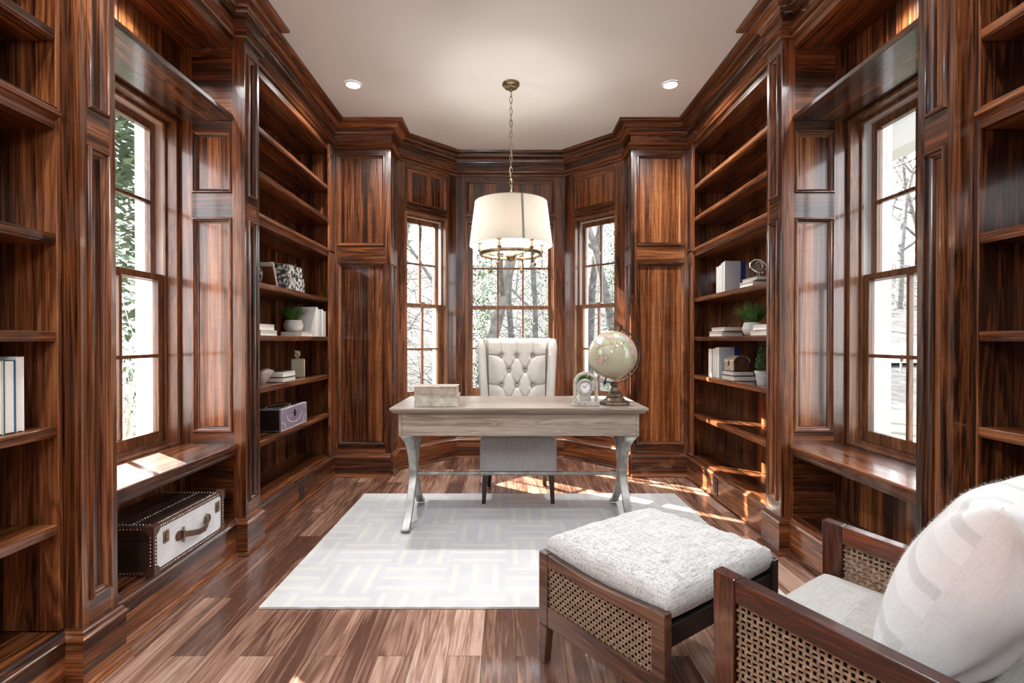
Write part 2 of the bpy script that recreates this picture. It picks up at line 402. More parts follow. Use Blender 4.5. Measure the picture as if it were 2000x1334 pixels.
# flank walls and bay
FP = [(.267,1.822),(1.962,2.738)]
for s in (-1, 1):
    mb = MB(); w = FX-RX
    mb.panelled((s*RX, YB, 0), (s,0,0), (0,-1,0), w, ZC, [(.048, w-.034, a, b) for a, b in FP], (0,2,1))
    mb.panelled((s*RX, YB, 0), (0,1,0), (-s,0,0), AY-YB, ZC, [(.045, .2, a, b) for a, b in FP], (0,2,1))
    mb.box(s*(RX+.02), s*2.06, YB+.02, AY+.05, 0, ZC, 3)
    tag(mb.build('wall_back_%s' % SIDE[s], [WZ, WV, WX, EXTW], smooth=35), 'tall two-panel walnut wall %s of the window bay' % SIDE[s], 'wall', kind='structure')
def bay_wall(name, A, B, N, o0, o1, label):
    A = Vector((A[0],A[1],0)); B = Vector((B[0],B[1],0)); L = (B-A).length; U = (B-A)/L; N = Vector(N).normalized()
    mb = MB()
    head, sill, T = 2.345, .60, .20
    for u0, u1, z0, z1, pan in ((0, o0, 0, ZC, None), (o1, L, 0, ZC, None), (o0, o1, 0, sill, (.262,.56)), (o0, o1, head, ZC, (2.412,2.742))):
        mb.panelled(A+U*u0, U, N, u1-u0, z1, [(.012, u1-u0-.012, *pan)] if pan else [], (0,2,1), z0=z0)
        if not pan: mb.poly([A+U*u-N*d+Vector((0,0,z)) for u, d, z in ((u0,T,0),(u1,T,0),(u1,T,ZC),(u0,T,ZC))], 3)
        else: mb.poly([A+U*u-N*T+Vector((0,0,z)) for u, z in ((u0,z0),(u1,z0),(u1,z1),(u0,z1))], 3)
    for u in (o0, o1): mb.poly([A+U*u-N*d+Vector((0,0,z)) for d, z in ((0,sill),(T,sill),(T,head),(0,head))], 0)
    for z in (sill, head): mb.poly([A+U*u-N*d+Vector((0,0,z)) for u, d in ((o0,0),(o1,0),(o1,T),(o0,T))], 2)
    tag(mb.build(name, [WZ, WV, WD if U.x*U.y > .1 else (WE if U.x*U.y < -.1 else WX), EXTW], smooth=35), label, 'wall', kind='structure')
    return A+U*o0, U, -N, o1-o0
q = math.sqrt(.5)
LW = math.hypot(RX-BXX, BY-AY)
WB = {}
WB[2] = bay_wall('wall_bay_left', (-RX,AY), (-BXX,BY), (q,-q,0), .085, LW-.100, 'walnut wall round the left window of the bay')
WB[3] = bay_wall('wall_bay_back', (-BXX,BY), (BXX,BY), (0,-1,0), .09, 2*BXX-.09, 'walnut wall round the middle window of the bay')
WB[4] = bay_wall('wall_bay_right', (BXX,BY), (RX,AY), (-q,-q,0), .100, LW-.085, 'walnut wall round the right window of the bay')
WB[1] = (Vector((-1.80, P2[1]+.0, 0)), Vector((0,1,0)), Vector((-1,0,0)), P1[0]-P2[1])
WB[5] = (Vector((1.80, P2[1]+.0, 0)), Vector((0,1,0)), Vector((1,0,0)), P1[0]-P2[1])

def window(n, cols, label):
    O, U, D, W = WB[n]
    mx = Matrix(((U.x, D.x, 0, O.x), (U.y, D.y, 0, O.y), (0,0,1,0), (0,0,0,1)))
    root = thing('window_%d' % n, label, 'window', kind='structure')
    def mk(): m = MB(); m.T = mx; return m
    z0, z1, e = .601, 2.344, .001
    f = mk()
    for a, b in ((e, .024), (W-.024, W-e)):
        f.box(a, b, .002, .066, z0, z1, 0); f.box(a, b, .066, .075, z0, z1, 0)
        f.box(a, b-.004 if a < .1 else b, .075, .195, z0, z1, 1)
    f.box(.024, W-.024, .002, .070, z1-.018, z1, 0); f.box(.024, W-.024, .070, .195, z1-.03, z1, 1)
    f.box(.024, W-.024, .050, .195, z0, z0+.022, 0); f.box(.024, W-.024, .002, .050, z0, z0+.010, 0)
    for a, b in ((.024, .036), (W-.036, W-.024)): f.box(a, b, .056, .068, z0+.022, z1-.018, 0)
    f.box(.036, W-.036, .056, .068, z1-.03, z1-.018, 0)
    f.build('window_frame', [SASH, VINYL], root, bevel=.0015)
    ex = mk()
    for a, b in ((-.10, .012), (W-.012, W+.10)): ex.box(a, b, .207, .235, z0-.05, z1+.1)
    ex.box(-.10, W+.10, .207, .237, z1+.0, z1+.11); ex.box(-.12, W+.12, .207, .25, z0-.06, z0)
    ex.build('exterior_casing', [EXTW], root)
    zm = 1.492
    for nm, d, za, zb, rb, rt in (('lower_sash', .071, z0+.024, zm+.018, .058, .034), ('upper_sash', .110, zm-.018, z1-.032, .034, .042)):
        s = mk(); a, b = .030, W-.030; st = .040
        s.box(a, a+st, d, d+.034, za, zb); s.box(b-st, b, d, d+.034, za, zb)
        s.box(a+st, b-st, d, d+.034, za, za+rb); s.box(a+st, b-st, d, d+.034, zb-rt, zb)
        s.build(nm, [SASH], root, bevel=.003)
        g0, g1, h0, h1 = a+st, b-st, za+rb, zb-rt
        mm = mk(); hm = .009
        for i in range(1, cols):
            u = g0+(g1-g0)*i/cols; mm.box(u-hm, u+hm, d+.004, d+.028, h0, h1)
        v = (h0+h1)/2
        mm.box(g0, g1, d+.003, d+.029, v-hm, v+hm)
        sash = bpy.data.objects[-1] if False else None
        mm.build('muntins', [SASH], root, bevel=.003)
        gl = mk(); gl.box(g0, g1, d+.0145, d+.0175, h0, h1); gl.build('pane', [GLASS], root)
    lkk = mk(); lkk.box(W/2-.03, W/2+.03, .072, .10, zm+.0185, zm+.026); lkk.tube([(W/2-.015,.085,zm+.030),(W/2+.03,.078,zm+.033)], .004, 6)
    lkk.build('sash_lock', [BRONZE], root)
    return root
window(1, 3, 'tall double-hung window above the left window seat')
window(2, 2, 'narrow angled bay window left of the middle one')
window(3, 3, 'middle bay window behind the tufted chair')
window(4, 2, 'narrow angled bay window behind the globe')
window(5, 3, 'tall double-hung window above the right window seat')

# ------------------------------------------------------------------ built-in bookcases
def bookcase(s, ya, yb, far):
    side, which = SIDE[s], ('far' if far else 'near')
    lab = {(-1,1): 'far left built-in walnut bookcase holding the studded box and map boxes', (1,1): 'far right built-in walnut bookcase holding the small chest and topiary',
           (-1,0): 'near left built-in walnut bookcase at the picture edge with upright books', (1,0): 'near right built-in walnut bookcase with empty shelves behind the armchair'}[(s, int(far))]
    t = thing('built_in_bookcase', lab, 'bookcase', (s*1.66, (ya+yb)/2, 0), group=None)
    g = .002; ya += g; yb -= g
    mb = MB(); mb.box(s*BX, s*1.842, ya, yb, .201, 2.736); mb.build('back_panel', [WV], t)
    for y0, y1 in ((ya, ya+.018), (yb-.018, yb)):
        mb = MB(); mb.box(s*FX, s*(BX-.001), y0, y1, .2015, 2.735); mb.build('side_panel', [WZ], t, bevel=.0015)
    mb = MB(); mb.box(s*1.535, s*(BX+.02), ya, yb, 2.7365, 2.756, 0); mb.box(s*FX, s*1.534, ya, yb, 2.732, 2.780, 0)
    mb.build('header', [WY], t, bevel=.002)
    if far:
        mb = MB(); mb.box(s*1.492, s*1.511, YB-.135, yb-.003, .2015, 2.780); mb.build('face_stile', [WZ], t, bevel=.002)
    i0, i1 = ya+.019, yb-.019
    mb = MB(); mb.box(s*(FX+.004), s*BX-s*.001, i0, i1, .182, .2005); mb.build('bottom_shelf', [WY], t, bevel=.002)
    for z0, z1 in SHELVES:
        mb = MB(); e = 0 if z0 > 2 or True else 0
        mb.box(s*(FX+.006), s*(BX-.001), i0, i1, z0, z1)
        mb.box(s*(FX+.002), s*(FX+.006), i0, i1, z0+.007, z1-.001)
        mb.build('shelf', [WY], t, bevel=.0025)
    mb = MB(); x = s*(FX+.008)
    pr = [(0,1.852),(.006,1.852),(.006,1.878),(.012,1.882),(.020,1.890),(.026,1.893),(.026,1.905),(.016,1.909),(.012,1.918),(.012,1.921),(0,1.921)]
    mb.sweep([(x, i0), (x, i1)] if s < 0 else [(x, i1), (x, i0)], pr, 1, (0, 0))
    mb.box(x, s*(BX-.001), i0, i1, 1.852, 1.921)
    mb.build('transom_shelf', [WY], t, smooth=35)
for s in (-1, 1):
    bookcase(s, P1[1], YB, True); bookcase(s, YE, P2[0], False)
    # window seat and the ledge over it
    a, b = P2[1]+.002, P1[0]-.002
    t = thing('window_seat', 'walnut window seat under the %s niche window%s' % (SIDE[s], ', leather trunk beneath it' if s < 0 else ', beside the armchair'), 'window seat', (s*1.65, (a+b)/2, .2))
    mb = MB(); mb.box(s*1.492, s*1.80, a, b, .556, .600); mb.build('seat_board', [WY], t, bevel=.004)
    mb = MB(); mb.box(s*1.505, s*1.53, a, b, .538, .555); mb.box(s*1.499, s*1.53, a, b, .548, .5555); mb.build('edge_moulding', [WY], t, bevel=.002)
    mb = MB(); mb.box(s*1.513, s*1.788, a, b, .182, .2005); mb.build('bottom_board', [WY], t, bevel=.002)
    t = thing('display_ledge', 'walnut ledge spanning the niche above the %s window' % SIDE[s], 'ledge', (s*1.65, (a+b)/2, 2.34))
    mb = MB(); mb.box(s*FX, s*1.805, a, b, 2.346, ZT); mb.build('ledge_board', [WY], t, bevel=.003)
    mb = MB(); mb.box(s*(FX-.004), s*(FX+.004), a, b, 2.348, 2.355); mb.build('edge_bead', [WY], t, bevel=.002)
# ------------------------------------------------------------------ rug
def rugmat():
    m, nt, bs = newmat('woven_rug')
    tc = nd(nt, 'ShaderNodeTexCoord')
    nz0 = nd(nt, 'ShaderNodeTexNoise'); nz0.inputs['Scale'].default_value = 55; nz0.inputs['Detail'].default_value = 2; lk(nt, tc.outputs['Object'], nz0.inputs['Vector'])
    sep = nd(nt, 'ShaderNodeSeparateXYZ'); lk(nt, tc.outputs['Object'], sep.inputs[0])
    wob = math_(nt, 'MULTIPLY', math_(nt, 'SUBTRACT', nz0.outputs['Fac'], .5), .032)
    X = math_(nt, 'ADD', sep.outputs[0], 10.0); Y = math_(nt, 'ADD', math_(nt, 'ADD', sep.outputs[1], 10.0), wob)
    c = .30
    cx = math_(nt, 'DIVIDE', X, c); cy_ = math_(nt, 'DIVIDE', Y, c)
    par = math_(nt, 'MODULO', math_(nt, 'ADD', math_(nt, 'FLOOR', cx), math_(nt, 'FLOOR', cy_)), 2.0)
    def bars(t, n):
        q = math_(nt, 'FRACT', math_(nt, 'MULTIPLY', t, n))
        return math_(nt, 'LESS_THAN', math_(nt, 'ABSOLUTE', math_(nt, 'SUBTRACT', q, .5)), .15)
    ver = bars(cx, 3.0); hor = bars(cy_, 3.0)
    pat = math_(nt, 'ADD', math_(nt, 'MULTIPLY', par, ver), math_(nt, 'MULTIPLY', math_(nt, 'SUBTRACT', 1.0, par), hor))
    nz = nd(nt, 'ShaderNodeTexNoise'); nz.inputs['Scale'].default_value = 5; nz.inputs['Detail'].default_value = 5; lk(nt, tc.outputs['Object'], nz.inputs['Vector'])
    fade = math_(nt, 'MULTIPLY', pat, math_(nt, 'MULTIPLY', nz.outputs['Fac'], 1.4))
    base = ramp(nt, nz.outputs['Fac'], [(.35, (.52,.515,.52)), (.65, (.59,.58,.575))])
    mx = nd(nt, 'ShaderNodeMix'); mx.data_type = 'RGBA'
    cl = nd(nt, 'ShaderNodeClamp'); lk(nt, fade, cl.inputs[0])
    lk(nt, cl.outputs[0], mx.inputs['Factor']); lk(nt, base, mx.inputs['A']); mx.inputs['B'].default_value = (.645,.632,.555,1)
    lk(nt, mx.outputs['Result'], bs.inputs['Base Color'])
    bs.inputs['Roughness'].default_value = .95; bs.inputs['Specular IOR Level'].default_value = .1
    fz = nd(nt, 'ShaderNodeTexNoise'); fz.inputs['Scale'].default_value = 260; lk(nt, tc.outputs['Object'], fz.inputs['Vector'])
    bump(nt, bs, math_(nt, 'ADD', math_(nt, 'MULTIPLY', pat, .8), math_(nt, 'MULTIPLY', fz.outputs['Fac'], .6)), .55, .004)
    return m
t = thing('area_rug', 'pale grey rug with cream basket-weave bars under the desk', 'rug', (.06, 3.02, 0))
mb = MB(); n = 60; x0, x1, y0, y1 = -1.105, 1.225, 2.2, 3.84
rng = random.Random(3); wav = [rng.uniform(-.003, .003) for _ in range(n+1)]
top = []; 
for j in range(2):
    y = (y0, y1)[j]
    top.append([(x0+(x1-x0)*i/n, y+wav[i]*(1-j), .0105) for i in range(n+1)])
a = [mb.add(p) for p in top[0]]; b = [mb.add(p) for p in top[1]]
a0 = [mb.add((p[0], p[1], .0015)) for p in top[0]]; b0 = [mb.add((p[0], p[1], .0015)) for p in top[1]]
for i in range(n):
    mb.face((a[i], a[i+1], b[i+1], b[i])); mb.face((a0[i+1], a0[i], b0[i], b0[i+1]))
    mb.face((a0[i], a0[i+1], a[i+1], a[i]), 1); mb.face((b0[i+1], b0[i], b[i], b[i+1]), 1)
mb.face((a0[0], a[0], b[0], b0[0]), 1); mb.face((a0[n], b0[n], b[n], a[n]), 1)
mb.build('pile', [rugmat(), plain('rug_binding', (.66,.64,.58), .9)], t)
RUGZ = .011

# ------------------------------------------------------------------ desk
DZ = .76
t = thing('writing_desk', 'pale weathered wood writing desk on curved silver legs, standing on the rug', 'desk', (.037, 3.33, 0))
x0, x1, y0, y1 = -.732, .806, 3.028, 3.69
mb = MB()
prof = [(.045,.716),(.045,.7215),(.030,.724),(.018,.730),(.010,.738),(.006,.741),(.006,.744),(.0,.747),(.0,.756),(.004,.760)]
rings = [[(x0+o,y0+o,z),(x1-o,y0+o,z),(x1-o,y1-o,z),(x0+o,y1-o,z)] for o, z in prof]
mb.loft(rings); mb.build('tabletop', [OAK], t, smooth=25)
mb = MB(); ax0, ax1, ay0, ay1 = -.686, .760, 3.070, 3.648
mb.box(ax0+.012, ax1-.012, ay0+.004, ay0+.024, .586, .7155); mb.box(ax0+.012, ax1-.012, ay1-.024, ay1-.002, .586, .7155)
mb.box(ax0+.004, ax0+.024, ay0+.026, ay1-.026, .586, .7155); mb.box(ax1-.024, ax1-.004, ay0+.026, ay1-.026, .586, .7155)
mb.build('apron', [OAK], t, bevel=.002)
for sx in (ax0, ax1-.018):
    for sy in (ay0, ay1-.018):
        mb = MB(); mb.box(sx, sx+.018, sy, sy+.022, .584, .7158); mb.build('corner_post', [OAK], t, bevel=.002)
for sx in (-.640, .714):
    for k, sg in enumerate((1, -1)):
        cy0 = 3.330
        pts = [(.30*1.0,.024),(.285,.032),(.225,.060),(.155,.125),(.085,.200),(.040,.262),(.026,.305),(.030,.360),(.062,.445),(.115,.515),(.180,.556),(.235,.576),(.262,.583)]
        if sg == 1: P = [(sx, cy0-d, z) for d, z in pts]
        else: P = [(sx, cy0+d*.97, z) for d, z in pts]
        ws = [.050,.050,.048,.047,.047,.048,.049,.050,.054,.060,.066,.068,.068]
        ts = [.016,.022,.028,.032,.034,.036,.038,.038,.036,.034,.030,.020,.006]
        mb = MB(); mb.strap(P, (1,0,0), ws, ts); mb.build('leg', [PEWTER], t, bevel=.003, smooth=40)
mb = MB(); mb.tube([(-.640, 3.33, .296), (.714, 3.33, .296)], .0125, 10); mb.build('stretcher', [PEWTER], t, smooth=40)

# ------------------------------------------------------------------ tufted wingback chair behind the desk
CXc = .045
t = thing('wingback_chair', 'cream linen wingback chair with button tufted back, tucked behind the desk', 'chair', (CXc, 3.85, 0))
# tufted back: grid over the inner back, leaning backwards
def back_pt(u, v):
    """u -1..1 across, v height 0.42..1.165"""
    q = (v-.42)/.745
    return Vector((CXc+u*(.215+.013*q), 4.015+.10*q, v))
rows = [(1.035, (-.56, 0, .56)), (.920, (-.29, .29)), (.804, (-.56, 0, .56)), (.690, (-.29, .29)), (.575, (-.56, 0, .56))]
BT = [(u, v) for v, us in rows for u in us]
seg = []
for (v1, u1), (v2, u2) in zip(rows[:-1], rows[1:]):
    for a in u1:
        for b in u2:
            if abs(a-b) < .4: seg.append(((a, v1), (b, v2)))
for v, us in rows:
    if len(us) == 3: seg += [((us[0], v), (-1, v+.012)), ((us[2], v), (1, v+.012))]
seg += [((u, 1.035), (u, 1.17)) for u in rows[0][1]]
KX = .222
def crease(u, v):
    px, py = u*KX, v; best = 9
    for (a, b), (c, d) in seg:
        ax, ay, bx, by = a*KX, b, c*KX, d
        tt = max(0, min(1, ((px-ax)*(bx-ax)+(py-ay)*(by-ay))/((bx-ax)**2+(by-ay)**2)))
        best = min(best, math.hypot(px-ax-tt*(bx-ax), py-ay-tt*(by-ay)))
    bd = min(math.hypot(px-a*KX, py-b) for a, b in BT)
    return best, bd
mb = MB(); nu, nv = 96, 130; grid = []
for j in range(nv+1):
    v = .40+.775*j/nv; row = []
    for i in range(nu+1):
        u = -1+2*i/nu
        c, b = crease(u, v)
        h = .034 - .010*math.exp(-(c/.006)**2) - .030*math.exp(-(b/.022)**2) + .006*min(1, c/.05)
        if v > 1.13: h -= .034*((v-1.13)/.045)**2
        p = back_pt(u, min(v, 1.172)); row.append(mb.add(p+Vector((0,-h,0))))
    grid.append(row)
for j in range(nv):
    for i in range(nu): mb.face((grid[j][i], grid[j][i+1], grid[j+1][i+1], grid[j+1][i]))
mb.build('tufted_back', [LINEN], t, smooth=180)
mb = MB()
prof = []
for j in range(13):
    v = .22+.95*j/12; q = (v-.42)/.745
    w = .245+.040*max(0, q); y = 4.015+.10*q
    z = v
    rr = .010 if j < 12 else .03
    prof.append([(CXc-w+rr, y+.004, z), (CXc+w-rr, y+.004, z), (CXc+w, y+.03, z), (CXc+w-rr, y+.075, z), (CXc-w+rr, y+.075, z), (CXc-w, y+.03, z)])
prof.append([(CXc+(p[0]-CXc)*.94, p[1]*.6+4.155*.4, 1.178) for p in prof[-1]])
mb.loft(prof); mb.build('back_shell', [LINEN], t, smooth=50)
for s in (-1, 1):
    # wing: a padded slab that flares forward beside the back and runs down into the arm
    mb = MB(); rings = []
    for j in range(15):
        v = .43+.735*j/14; q = (v-.42)/.745
        xo = CXc+s*(.236+.052*q); yb = 4.015+.10*q
        dep = .115+.035*math.sin(min(1, q*1.15)*math.pi*.9) if q > .35 else .30-.35*q*1.0*.9
        dep = max(dep, .10); th = .030+.004*q
        if j == 14: dep *= .82; th *= .6
        ring = []
        for kk in range(10):
            a = 2*math.pi*kk/10
            ring.append((xo+th*math.copysign(abs(math.cos(a))**.6, math.cos(a)), yb+.04-(dep+.04)/2+(dep+.04)/2*math.copysign(abs(math.sin(a))**.6, math.sin(a)), v))
        rings.append(ring)
    rings.append([(rings[-1][0][0]*0+CXc+s*(.236+.052), 4.075+(p[1]-4.075)*.55, 1.178) if False else ((p[0]+CXc+s*.288)/2, (p[1]+4.09)/2, 1.174) for p in rings[-1]])
    mb.loft(rings); mb.build('wing', [LINEN], t, smooth=60)
for u, v in BT:
    p = back_pt(u, v); mb = MB(); mb.sphere(p+Vector((0,-.011,0)), .0095, 12, 8); mb.build('button', [LINEN], t, smooth=180)
mb = MB()
sx0, sx1 = CXc-.270, CXc+.270; rings = []
for y, ins, zt in ((3.575,.006,.470),(3.585,0,.482),(3.63,0,.487),(3.85,.01,.485),(4.05,.018,.470)):
    rings.append([(sx0+ins,y,.215),(sx1-ins,y,.215),(sx1-ins,y,zt-.03),(sx1-ins-.012,y,zt-.006),(sx1-ins-.04,y,zt),(sx0+ins+.04,y,zt),(sx0+ins+.012,y,zt-.006),(sx0+ins,y,zt-.03)])
mb.loft(rings); mb.build('seat', [GREYF], t, bevel=.008, smooth=40)
for s in (-1, 1):
    mb = MB(); mb.taper((CXc+s*.243, 3.602, RUGZ), .026, .026, (CXc+s*.232, 3.612, .2145), .040, .040); mb.build('leg', [DARKLEG], t, bevel=.002)
    mb = MB(); mb.taper((CXc+s*.222, 4.075, .0005), .028, .028, (CXc+s*.205, 4.02, .2145), .040, .040); mb.build('leg', [DARKLEG], t, bevel=.002)

# ------------------------------------------------------------------ lounge chair and ottoman (share one heading)
HD = math.atan2(.586, .81)      # e2 = local +x ; local +y = away from the camera (e1)
def cane(mb, P, w, h, pitch=.0105, wd=.0044, th=.0022, gap=.5):
    """woven cane over a w x h panel; P(u,v,n) maps to space"""
    nu, nv = max(4, int(round(w/pitch))), max(4, int(round(h/pitch)))
    for i in range(nu):
        u = (i+.5)*w/nu; st = 2*nv; rings = []
        for j in range(st+1):
            v = h*j/st; n = th*.8*math.cos(math.pi*(j/2+i)) if j % 2 == 0 else 0
            n = th*.9*math.sin(math.pi*(v/h*nv-.0+.5+i))
            rings.append([P(u-wd/2,v,n-th/2),P(u+wd/2,v,n-th/2),P(u+wd/2,v,n+th/2),P(u-wd/2,v,n+th/2)])
        mb.loft(rings, 0)
    for j in range(nv):
        v = (j+.5)*h/nv; st = 2*nu; rings = []
        for i in range(st+1):
            u = w*i/st; n = -th*.9*math.sin(math.pi*(u/w*nu+.5+j))
            rings.append([P(u,v-wd/2,n-th/2),P(u,v+wd/2,n-th/2),P(u,v+wd/2,n+th/2),P(u,v-wd/2,n+th/2)])
        mb.loft(rings, 1)
CANE1 = plain('natural_cane', (.23,.152,.095), .6, noise=.35, nscale=60)
CANE2 = plain('natural_cane_weft', (.27,.19,.125), .6, noise=.35, nscale=60)

def cushion(mb, w, d, z0, h, crown, n=30, e=.045, sag=None, wrinkle=0.0, seed=1, m=0):
    """box cushion, soft edges, centred on x, from y=0 to d"""
    rg = random.Random(seed); ph = [rg.uniform(0, 6.28) for _ in range(12)]
    def prof(u, v):
        ex = (1-abs(u)**8); ey = (1-abs(v)**8)
        return max(0, ex*ey)
    def wr(u, v, k): return wrinkle*(math.sin(9*u+ph[k]+3*v)*math.sin(23*v+ph[k+1])+.7*math.sin(31*u+ph[k+2]+8*v)*max(0, abs(v)-.6)*2+.7*math.sin(33*v+ph[k+3])*max(0, abs(u)-.6)*2)
    L = {}
    for side in (0, 1):
        for j in range(n+1):
            for i in range(n+1):
                u = -1+2*i/n; v = -1+2*j/n
                su = math.copysign(abs(u)**.72, u); sv = math.copysign(abs(v)**.72, v)
                x = su*w/2; y = d/2+sv*d/2
                bd = 1-max(abs(su), abs(sv))**9*(.85+.15*min(abs(su), abs(sv))**6)
                edge = max(0, bd)**.42
                if side: z = z0+h*.5+h*.5*edge+crown*(1-su*su)*(1-sv*sv)+wr(su, sv, 0)*edge
                else: z = z0+h*.5-h*.5*edge
                if i in (0, n) or j in (0, n):
                    z = z0+h*.5
                    if side and (0, i, j) in L: L[(1, i, j)] = L[(0, i, j)]; continue
                L[(side, i, j)] = mb.add((x, y, z))
    for side in (0, 1):
        for j in range(n):
            for i in range(n):
                q = (L[(side,i,j)], L[(side,i+1,j)], L[(side,i+1,j+1)], L[(side,i,j+1)])
                mb.face(q if side else q[::-1], m)

OT = thing('ottoman', 'cane sided wooden ottoman with a loose grey cushion, in front of the lounge chair', 'ottoman', (.400, 1.408, 0), HD)
OW, OD = .632, .545
for sx in (0, 1):
    x = sx*(OW-.034)
    # end frame: two tapered posts, dished top rail, bottom rail and the cane between
    for sy in (0, 1):
        y = 0 if sy == 0 else OD
        mb = MB(); yy = y+(.023 if sy == 0 else -.023); f = .008 if sy == 0 else -.008
        mb.taper((x+.017, yy-f, .0125 if sx and sy else .0005), .030, .028, (x+.017, yy, .14), .034, .046)
        mb.taper((x+.017, yy, .14), .034, .046, (x+.017, yy, .400), .034, .046)
        mb.build('leg', [BRNW if sx == 0 else SHADEW], OT, bevel=.003, local=True)  # one wood: left end browned for glare, right end blackened for shade
    mb = MB(); rings = []
    for k in range(13):
        y = .046+(OD-.092)*k/12; dip = .016*math.sin(math.pi*k/12)
        rings.append([(x+.002,y,.358-dip*.6),(x+.032,y,.358-dip*.6),(x+.032,y,.399-dip),(x+.002,y,.399-dip)])
    mb.loft(rings); mb.build('top_rail', [BRNW if sx == 0 else SHADEW], OT, bevel=.003, local=True)
    mb = MB(); mb.box(x+.002, x+.032, .046, OD-.046, .140, .212); mb.build('bottom_rail', [BRNW if sx == 0 else SHADEW], OT, bevel=.003, local=True)
    mb = MB(); cane(mb, (lambda u, v, n, x=x: (x+(.010 if sx == 0 else .024)+n, .046+u, .212+v)), OD-.092, .146, .0122, .0052, .0024)
    mb.build('cane_panel', [CANE1, CANE2], OT, local=True)
    mb = MB(); mb.box(x+.018 if sx == 0 else x+.012, x+.022 if sx == 0 else x+.016, .046, OD-.046, .212, .352); mb.build('cane_shade_sheet', [CANE_SHADE], OT, local=True)  # dark sheet paints the shaded inside behind the cane holes
for y in (.010, OD-.036):
    mb = MB(); mb.box(.034, OW-.034, y, y+.026, .290, .352); mb.build('seat_rail', [SHADEW], OT, bevel=.002, local=True)
mb = MB(); mb.box(.034, OW-.034, .037, OD-.037, .330, .345); mb.build('seat_deck', [SHADEW], OT, local=True)
mb = MB(); cushion(mb, OW-.05, OD-.008, .349, .112, .022, 44, wrinkle=.0042, seed=4)
o = mb.build('cushion', [TWEED], OT, smooth=180, local=True); o.location = (OW/2, .004, 0)

LC = thing('lounge_chair', 'dark red wood lounge chair with woven cane arms and beige seat, lower right', 'armchair', (.4675, 1.25, 0), HD)
LWd, LDp = .632, .66           # local x across, local -y towards the back
TL = math.tan(R(5.5))
for sx in (0, 1):
    x = sx*(LWd-.040)
    xc = x+.020
    mb = MB(); mb.loft([[(xc-w_,-.030-d_,z+(0 if z < .5 else -TL*.056)),(xc+w_,-.030-d_,z+(0 if z < .5 else -TL*.056)),(xc+w_,-.030+d_,z),(xc-w_,-.030+d_,z)] for w_, d_, z in ((.017,.018,.0005),(.0195,.028,.545),(.020,.028,.600))]); mb.build('front_leg', [MAHOGZ], LC, bevel=.003, local=True)
    mb = MB(); mb.taper((xc, -LDp-.04, .0005), .034, .036, (xc, -LDp+.028, .598-TL*LDp+.004), .040, .056); mb.build('rear_leg', [MAHOGZ], LC, bevel=.003, local=True)
    mb = MB()
    rings = [[(x,y,.600-TL*(-y)-.052),(x+.040,y,.600-TL*(-y)-.052),(x+.040,y,.600-TL*(-y)),(x,y,.600-TL*(-y))] for y in (-.0585, -LDp)]
    mb.loft(rings)
    mb.build('arm', [MAHOG], LC, bevel=.003, local=True)
    zb = .285
    mb = MB(); mb.box(x+.004, x+.036, -LDp, -.056, zb-.055, zb); mb.build('lower_rail', [MAHOG], LC, bevel=.003, local=True)
    P = lambda u, v, n, sx=sx, xc=xc: (xc+(-.006 if sx == 0 else -.004)+n, -.058-u, zb+v*((.600-TL*(.058+u)-.052-zb)/.26))
    mb = MB(); cane(mb, P, LDp-.075, .26, .0142, .0056, .0026); mb.build('cane_panel', [CANE1, CANE2], LC, local=True)
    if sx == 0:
        mb = MB(); mb.loft([[(x_,y,z) for x_, z in ((xc+.002,zb),(xc+.006,zb),(xc+.006,.600-TL*(-y)-.052),(xc+.002,.600-TL*(-y)-.052))] for y in (-.059, -LDp)]); mb.build('arm_shade_sheet', [CANE_SHADE], LC, local=True)  # added dark sheet in place of the shade inside this arm
for y, z in ((-.020, .335), (-LDp+.06, .30)):
    mb = MB(); mb.box(.040, LWd-.040, y-.028, y, z-.075, z); mb.build('seat_rail', [MAHOG], LC, bevel=.003, local=True)
mb = MB(); mb.box(.040, LWd-.040, -LDp+.06, -.05, .300, .325); mb.build('seat_deck', [DARKLEG], LC, local=True)
mb = MB(); cushion(mb, LWd-.090, .60, -.055, .11, .012, 30, wrinkle=.001, seed=9)
o = mb.build('seat_cushion', [SEATF], LC, smooth=180, local=True); o.location = (LWd/2, -.600, .375); o.rotation_euler = (R(3.0), 0, 0)
mb = MB(); cushion(mb, LWd-.110, .52, -.06, .13, .02, 24, wrinkle=.001, seed=5)
o = mb.build('back_cushion', [SEATF], LC, smooth=180, local=True); o.location = (LWd/2, -.625, .45); o.rotation_euler = (R(112), 0, 0)
mb = MB()
for xx in (.046, LWd-.066): mb.strap([(xx+.010, -LDp+.06, .33), (xx+.010, -LDp-.11, .90)], (1,0,0), .020, .05)
mb.strap([(.066, -LDp-.105, .88), (LWd-.066, -LDp-.105, .88)], (0,0,1), .07, .03)
mb.build('back_frame', [MAHOG], LC, bevel=.003, local=True)

